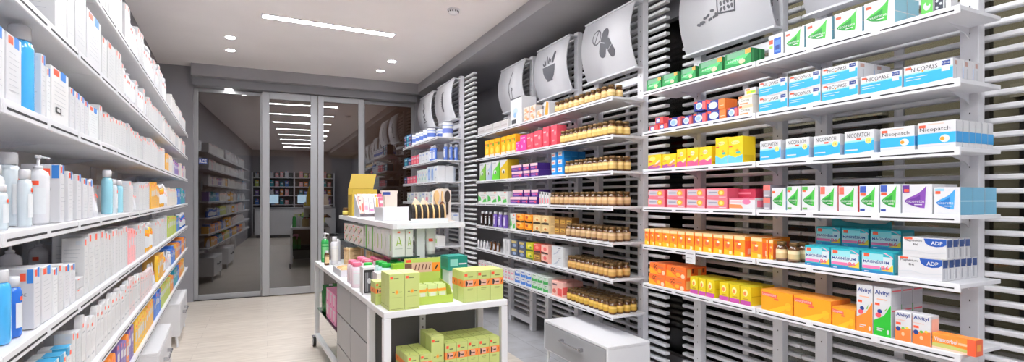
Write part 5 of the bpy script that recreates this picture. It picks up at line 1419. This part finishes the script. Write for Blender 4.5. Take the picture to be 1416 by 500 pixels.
# --- lower shelf of the table
LZ = .4105
for i in range(5):
    for k in range(3):
        tcarton('green_face', 'face_care_carton', 'green carton under the table, %s from its post, %s row' % (ordinal(5 - i), ('front', 'middle', 'back')[k]), 'box', 1.09 + i * .0675, 2.745 + k * .085, LZ, .066, .08, .176, 'green face cartons under the table')
for k in range(2):
    tcarton('green_star', 'face_care_carton', 'tallest green starred carton under the table, %s one' % ('front' if k == 0 else 'rear'), 'box', 1.015, 2.76 + k * .095, LZ, .074, .09, .222, 'tall starred cartons under the table')
for i in range(2):
    for k in range(3):
        tcarton('green_face', 'face_care_carton', 'short green carton under the table beside the tallest one, %s column, %s row' % (('outer', 'inner')[i], ('front', 'middle', 'back')[k]), 'box', .873 + i * .069, 2.735 + k * .075, LZ, .066, .072, .14, 'short green cartons under the table')

# --- worktop of the trolley
def tbottle(name, key, label, x, y, z, r, h, bm_, cm, kind, lab=None, group=None, sy=1.0, rz=0.0):
    o = bottle(name, key, lw(x, y, z), ALF + rz, r, h, bm_, cm, kind, lab, sy, False)
    return tag(o, label, 'bottle', group)
GRNG = mat('green_gel', (52, 168, 84), .15, coat=.5)
DGRN = mat('deep_green_gel', (28, 120, 50), .15, coat=.5)
tbottle('pump_bottle', 'green', 'green pump bottle at the far end of the trolley worktop', .785, 5.03, TZ, .034, .27, GRNG, PLA, 'pump', C(120, 200, 130))
tbottle('lotion_bottle', 'tallwhite', 'tall white bottle beside the green pump bottle', .835, 4.83, TZ, .033, .245, PLA, PLA, 'cap', C(232, 232, 228))
tbottle('oil_bottle', 'amber', 'small amber bottle in front of the tall white bottle', .765, 4.80, TZ, .022, .13, AMBER, PLA, 'cap', C(226, 196, 150))
tbottle('pump_bottle', 'darkpump', 'dark topped pump bottle behind the wicker boxes', .90, 5.07, TZ, .03, .26, PLA, BLK, 'pump')
WICK = noisy('wicker', (214, 182, 136), 26, 60, .7, (1, 1, 6))
for i, (x, y) in enumerate(((.98, 4.72), (1.145, 4.58))):
    b = thing('gift_basket', ('wicker gift box nearer the white bottle', 'wicker gift box nearer the glass shelf products')[i], 'basket', (x, y, TZ), True, 'wicker gift boxes on the trolley')
    mb = MB(); mb.box(-.075, .075, -.06, .06, 0, .13, WICK, .006)
    for k in range(5): mb.box(-.0765, .0765, -.0615, .0615, .012 + k * .025, .022 + k * .025, WICK, .003)
    mb.build('basket_body', b)
    mb = MB(); mb.box(-.078, .078, -.063, .063, .131, .15, C(206, 170, 120), .004); mb.build('lid', b)
    mb = MB()
    for sx in (-1, 1):
        mb.box(sx * .05 - .004, sx * .05 + .004, -.067, -.0635, 0, .15, C(232, 214, 180)); mb.box(sx * .05 - .004, sx * .05 + .004, -.067, .067, .1505, .153, C(232, 214, 180))
    mb.build('ribbon', b)
ty = thing('white_tray', 'white open tray of pale wooden brushes on the trolley worktop', 'tray', (.87, 4.2, TZ), True)
mb = MB(); mb.box(-.13, .13, -.17, .17, 0, .004, PLA)
mb.box(-.13, -.126, -.17, .17, .0045, .05, PLA); mb.box(.126, .13, -.17, .17, .0045, .05, PLA); mb.box(-.1255, .1255, -.17, -.166, .0045, .05, PLA); mb.box(-.1255, .1255, .166, .17, .0045, .05, PLA)
mb.build('tray_body', ty)
BEECH = mat('beech_wood', (226, 186, 130), .5)
def bath_brush(i, x, y, z, a, lean):
    t = thing('nail_brush', 'pale wooden brush lying in the white tray, %s from the door end' % ordinal(i + 1), 'brush', (x, y, z), True, 'wooden brushes in the tray')
    t.rotation_euler = (0, lean, ALF + a)
    mb = MB(); mb.prism(ellipse(0, 0, .034, .02), .014, .028, BEECH); mb.prism([(.03, -.008), (.075, -.01), (.075, .01), (.03, .008)], .016, .026, BEECH); mb.build('handle', t)
    mb = MB(); mb.prism(ellipse(0, 0, .03, .016), 0, .0135, C(240, 226, 196)); mb.build('bristles', t)
for i in range(8):
    bath_brush(i, .80 + .1 * (i % 2) + .01 * (i % 3), 4.33 - .033 * i, TZ + .017 + .032 * (i % 2), (.3, -.4, .8, .1, -.2, .6, .2, -.5)[i], (-.12, .05)[i % 2])
PINKC = mat('pink_cap', (240, 120, 150), .3); GRCAP = mat('green_cap', (40, 176, 66), .3)
CLRB = mat('clear_pink_gel', (236, 218, 226), .1, coat=.4); CLRG = mat('clear_aqua_gel', (196, 226, 224), .1, coat=.4)
n = 0
for j in range(5):
    for i in range(4):
        if (i == 0 and j > 1) or j > 3: continue
        n += 1
        tbottle('gel_bottle', 'pink', 'clear gel bottle with pink cap, %s line from the aisle edge, %s back' % (ordinal(i + 1), ordinal(j + 1)), .775 + i * .098, 3.70 + j * .082, TZ, .036, .155, CLRB, PINKC, 'flip', C(246, 234, 238), 'pink capped gel bottles on the trolley', .9)
for j in range(3):
    for i in range(3):
        if i == 0 and j != 1: continue
        tbottle('gel_bottle', 'green', 'clear aqua gel bottle with green cap, %s line from the aisle edge, %s back' % (ordinal(i + 1), ordinal(j + 1)), .815 + i * .098, 3.40 + j * .082, TZ, .036, .165, CLRG, GRCAP, 'flip', C(226, 240, 238), 'green capped gel bottles on the trolley', .9)
tbottle('gel_bottle', 'pinkfront', 'clear gel bottle with pink cap standing alone at the worktop edge', .755, 3.535, TZ, .037, .165, CLRB, PINKC, 'flip', C(240, 240, 244), None, .9)
tcarton('black_white', 'soap_carton', 'black and white striped pack at the worktop edge', 'box', .762, 3.25, TZ, .075, .05, .17)
tcarton('black_white', 'soap_carton', 'black and white striped pack set just behind another', 'box', .768, 3.32, TZ, .075, .05, .165)
tcarton('pink_white', 'soap_carton', 'white and pink carton beside the striped packs', 'box', .80, 3.13, TZ, .055, .1, .15)
tcarton('pink_white', 'soap_carton', 'white and pink carton near the starred green cartons', 'box', .865, 3.13, TZ, .055, .1, .15)
for i in range(4):
    tcarton('lime_book', 'wipes_pack', 'lime green pack under the glass shelf, %s from the aisle edge' % ordinal(i + 1), 'box', .98 + .1 * i, 3.34, TZ, .092, .06, .165, 'lime packs under the glass shelf')
tcarton('peach_case', 'thermal_case', 'clear box with peach padding under a teal box', 'box', 1.315, 3.20, TZ, .125, .12, .125)
tcarton('teal_case', 'thermal_box', 'teal box stacked on the clear peach box', 'box', 1.31, 3.20, TZ + .1255, .135, .14, .09)
# lower glass shelf
for i, (x, y) in enumerate(((.78, 4.95), (.80, 4.84), (.87, 4.98))):
    tbottle('gel_bottle', 'deepgreen', ('deep green bottle at the far corner of the low glass shelf', 'deep green bottle nearest the pink packs on low glass shelf', 'deep green bottle furthest from the aisle on low glass shelf')[i], x, y, BZ, .036, .24, DGRN, DGRN, 'flip', None, 'deep green bottles on the low glass shelf')
for i in range(3):
    for k in range(2):
        tcarton('pink_pack', 'pad_pack', 'pink pack on the low glass shelf, %s from the drawers, %s' % (ordinal(3 - i), 'upper' if k else 'lower'), 'box', .80, 4.66 - i * .15, BZ + k * .125, .1, .14, .124, 'pink packs on the low glass shelf')
# glass shelf
tcarton('a_logo', 'lotion_carton', 'white carton with green peak emblem, wide, front of glass shelf', 'box', 1.005, 3.46, GZ, .085, .07, .185)
tcarton('a_logo', 'lotion_carton', 'white carton with green peak emblem, narrow, beside the tube', 'box', 1.078, 3.46, GZ, .052, .07, .18)
o = tube_pack('lotion_tube', 'peak', lw(1.255, 3.50, GZ), ALF, .085, .183, C(238, 239, 234), C(226, 228, 222))
tag(o, 'white squeeze tube at the front of the glass shelf', 'tube')
for i in range(7):
    ds = 'a_green' if i in (4, 6) else 'a_logo'
    tcarton(ds, 'lotion_carton', '%s, %s back along the glass shelf edge' % ('white carton with green stripe' if ds == 'a_green' else 'white carton with side stripe', ordinal(i + 1)), 'box', .995, 3.56 + i * .098, GZ, .075, .09, .18 - .004 * (i % 3), 'lotion cartons along the glass shelf edge')
for i in range(4):
    for k in range(2):
        tcarton('floral_box', 'soap_gift_box', 'floral gift box on the glass shelf, %s from the doors, %s' % (ordinal(4 - i), 'upper' if k else 'lower'), 'box', 1.0, 4.36 + i * .19, GZ + k * .08, .09, .18, .079, 'floral gift boxes on the glass shelf')
# --- upper shelf
kb = thing('display_carton', 'mustard yellow open display carton standing at the far end of upper shelf', 'display', (1.14, 5.08, UZ), True)
MUS = C(196, 168, 62)
mb = MB(); mb.box(-.12, .12, -.09, .09, 0, .004, MUS)
mb.box(-.12, .12, .086, .09, .0045, .26, MUS); mb.box(-.12, -.116, -.09, .0855, .0045, .2, MUS); mb.box(.116, .12, -.09, .0855, .0045, .2, MUS); mb.box(-.1155, .1155, -.09, -.086, .0045, .25, MUS)
mb.build('carton_body', kb)
mb = MB(); mb.prism([(-.118, .2605), (.118, .2605), (.15, .4), (-.086, .4)], .084, .088, C(206, 180, 84), 'y'); mb.build('lid_flap', kb)
o = jar(lw(.985, 5.12, UZ), ALF, .026, .075, (206, 190, 90)); tag(o, 'small yellow labelled jar beside the mustard carton', 'jar')
rk = thing('tube_rack', 'white slanted counter rack of boxed lip balms on the upper shelf', 'display', (1.12, 4.68, UZ), True)
mb = MB()
mb.prism([(-.1, 0), (.12, 0), (.12, .2), (.1, .2), (-.1, .05)], -.12, -.115, PLA, 'x'); mb.prism([(-.1, 0), (.12, 0), (.12, .2), (.1, .2), (-.1, .05)], .115, .12, PLA, 'x')
mb.box(-.114, .114, -.1, .12, 0, .004, PLA); mb.box(-.114, .114, .115, .12, .0045, .2, PLA)
mb.build('rack_body', rk)
for i in range(5):
    for k in range(2):
        o = carton(('coral_med', 'mini_white', 'pink_white', 'orange_white', 'baby_pink')[i], 'balm_carton', .04, .025, .15, lw(1.12 - .09 + i * .045, 4.64 + k * .05, UZ + .03 + .03 * k), ALF)
        o.rotation_euler.x = -.35
        tag(o, '%s slim balm carton in the slanted rack, %s' % (('coral', 'white and rose', 'white and magenta', 'white and orange', 'pink')[i], 'rear' if k else 'front'), 'box', 'balm cartons in the slanted rack')
mb = MB(); mb.box(-.17, .17, -.12, .12, 0, .005, PLA)
for a in ((-.17, -.165, -.12, .12), (.165, .17, -.12, .12), (-.1645, .1645, -.12, -.115), (-.1645, .1645, .115, .12)):
    mb.box(*a, .0052, .1, PLA, .001)
lobj(mb, 'storage_bin', 'white rectangular open bin in the middle of the upper shelf', 'bin', (1.165, 3.92, UZ))
dc = thing('counter_display', 'white shaped counter display carton behind the open bin', 'display', (1.18, 4.3, UZ), True)
mb = MB(); mb.prism([(-.04, 0), (.06, 0), (.06, .2), (.07, .23), (-.07, .23), (-.045, .18)], -.03, .03, C(224, 210, 198), 'y'); mb.build('carton_body', dc)
mb = MB(); mb.prism([(-.06, .195), (.0, .195), (.0, .218), (-.06, .218)], -.034, -.0305, NAVY, 'y'); mb.build('header_strip', dc)
for i in range(2):
    sp = thing('bath_sponge', ('yellow green sponge in a pale holder beside the open bin', 'dark sponge in a pale holder nearer the hairbrushes')[i], 'sponge', (1.40, 4.2 - i * .2, UZ), True)
    mb = MB(); mb.prism([(-.05, 0), (.06, 0), (.06, .1), (-.02, .17), (-.05, .1)], .032, .038, C(240, 222, 200), 'y'); mb.build('holder', sp)
    mb = MB(); mb.lathe([(.01, .0, C(190, 200, 40)), (.04, .015, (C(196, 206, 40), C(120, 90, 50))[i]), (.05, .05, (C(196, 206, 40), C(120, 90, 50))[i]), (.04, .085, C(196, 206, 40)), (.01, .1, C(196, 206, 40))], 16, sy=.6); mb.build('sponge_pad', sp)
# hairbrush row in a clear stand
st = thing('brush_stand', 'clear stand holding a row of wooden hairbrushes at the shelf front', 'stand', (1.2, 3.5, UZ), True)
mb = MB(); mb.box(-.11, .16, -.07, .07, 0, .004, mat('clear_acrylic', (214, 220, 224), .1)); mb.build('stand_base', st)
mb = MB(); mb.box(-.11, .16, -.07, -.067, .0045, .03, mat('clear_acrylic', (214, 220, 224), .1)); mb.build('stand_lip', st)
for i in range(6):
    x = 1.125 + i * .042
    b = thing('hairbrush', 'oval wooden hairbrush with black bristles, %s from the doors in the stand' % ordinal(i + 1), 'brush', (x, 3.5, UZ + .0045), True, 'wooden hairbrushes in the stand')
    mb = MB()
    arch = [(.05 * math.cos(a * PI / 10 - .0), .055 + .07 * math.sin(a * PI / 10)) for a in range(11)]
    mb.prism([(-.05, .0), (.05, .0)] + arch, .008, .018, BEECH, 'x')
    mb.build('back', b)
    mb = MB()
    mb.prism([(.82 * p, .008 + .9 * q) for p, q in [(-.05, .0), (.05, .0)] + arch], -.016, .0078, mat('black_bristle', (36, 30, 28), .7), 'x')
    mb.build('bristles', b)
bc = thing('brush_card', 'peach backing board holding wooden combs on the upper shelf', 'display', (1.40, 3.64, UZ), True)
mb = MB(); mb.prism([(-.075, 0), (.075, 0), (.075, .22), (.05, .24), (-.03, .24), (-.075, .215)], .02, .026, C(240, 222, 206), 'y'); mb.prism([(-.075, 0), (.075, 0), (.075, .004), (-.075, .004)], -.06, .0195, C(240, 222, 206), 'y'); mb.build('board', bc)
for i, (x, c, nm) in enumerate(((-.045, BEECH, 'beech'), (.0, mat('walnut', (110, 66, 44), .5), 'walnut'), (.04, C(60, 50, 46), 'black'))):
    k = thing('hand_mirror' if i == 2 else 'wooden_comb', ('beech wooden comb hanging on the peach board', 'walnut oval brush hanging on the peach board', 'black rimmed hand mirror hanging on the peach board')[i], ('comb', 'brush', 'mirror')[i], (1.40 + x, 3.652, UZ + .12), True)
    mb = MB(); mb.prism(ellipse(0, .06 if i != 1 else -.02, .02, .045), -.012, -.0005, c, 'y'); mb.build('head', k)
    mb = MB(); mb.prism([(-.007, -.075), (.007, -.075), (.007, .015), (-.007, .015)] if i != 1 else [(-.007, .025), (.007, .025), (.006, .1), (-.006, .1)], -.011, -.0015, BEECH if i != 2 else c, 'y'); mb.build('grip', k)

# ------------------------------------------------------------------ service counter behind the viewer (seen mirrored in the doors)
sc = thing('service_counter', 'white service counter mirrored in the entrance glass', 'counter', (.9, -3.6, 0))
mb = MB(); mb.box(-1.3, 1.3, -.3, .3, .1, 1.0, WHITE, .004); mb.build('counter_body', sc)
mb = MB(); mb.box(-1.35, 1.35, -.34, .34, 1.0005, 1.04, DRAWER, .004); mb.build('counter_top', sc)
mb = MB(); mb.box(-1.25, 1.25, -.25, .25, 0, .0995, ANTHR); mb.build('plinth', sc)
for i, x in enumerate((.1, 1.2)):
    m_ = thing('computer_monitor', ('lit monitor on the counter mirrored nearer the shelving', 'lit monitor on the counter mirrored nearer the racks')[i], 'monitor', (x, -3.6, 1.0405), False, 'monitors on the service counter')
    mb = MB(); mb.box(-.1, .1, -.07, .07, 0, .012, BLK, .002); mb.box(-.02, .02, -.03, -.01, .0125, .2, BLK); mb.build('stand', m_)
    mb = MB(); mb.box(-.26, .26, -.009, .02, .12, .45, BLK, .003); mb.build('housing', m_)
    mb = MB(); mb.box(-.245, .245, .0205, .022, .135, .435, emis('monitor_screen_%d' % i, (190, 220, 240), 1.6)); mb.build('screen', m_)

bs = thing('back_shelving', 'tall white shelving behind the service counter, mirrored in the entrance glass', 'shelving', (.9, -4.8, 0))
for x in (-1.4, 0, 1.4):
    mb = MB(); mb.box(x - .02, x + .02, -.15, .15, 0, 2.3, SHELF, .002); mb.build('upright', bs)
mb = MB(); mb.box(-1.42, 1.42, -.17, -.152, .1, 2.3, ANTHR); mb.build('back_panel', bs)
for k in range(4):
    for a in (-1, 1):
        mb = MB(); mb.box(a * .022, a * 1.378, -.15, .15, 1.1 + k * .33, 1.125 + k * .33, SHELF, .002); mb.build('shelf', bs)
rb = random.Random(4)
for k in range(4):
    for i in range(16):
        x = -1.25 + i * .165
        if abs(x) < .1: continue
        ds = rb.choice(('care_orange', 'care_blue', 'care_pink', 'care_teal', 'care_lightgreen', 'care_a', 'care_purple'))
        o = carton(ds, 'stock_carton', .11, .1, rb.choice((.16, .2, .23)), (.9 + x, -4.72, 1.1255 + k * .33), PI)
        note(o, {'care_a': 'white'}.get(ds, ds[5:].replace('lightgreen', 'light green')) + ' stock carton', 'box', "counter back wall's %s shelf" % ('lowest', 'third', 'second', 'top')[k], x, '', 'skincare side')
finish_labels()
# ------------------------------------------------------------------ world, camera, view
w = bpy.data.worlds.new('night_sky'); S.world = w; w.use_nodes = True
w.node_tree.nodes['Background'].inputs[0].default_value = (*lin((40, 46, 66)), 1)
w.node_tree.nodes['Background'].inputs[1].default_value = .25
cam = bpy.data.cameras.new('camera')
cam.sensor_width = 36; cam.lens = 36 * FPX / 1416; cam.shift_y = 22 / 1416; cam.clip_start = .02
co = bpy.data.objects.new('camera', cam); COL.objects.link(co)
co.location = (0, 0, CAMH); co.rotation_euler = (PI / 2, 0, -PHI)
S.camera = co
S.view_settings.view_transform = 'Standard'
S.view_settings.look = 'None'
S.view_settings.exposure = 1.14
S.view_settings.gamma = 1.0
S.view_settings.use_curve_mapping = False
S.cycles.max_bounces = 14
S.cycles.diffuse_bounces = 10
S.cycles.glossy_bounces = 4
S.cycles.transparent_max_bounces = 16
S.cycles.use_denoising = True
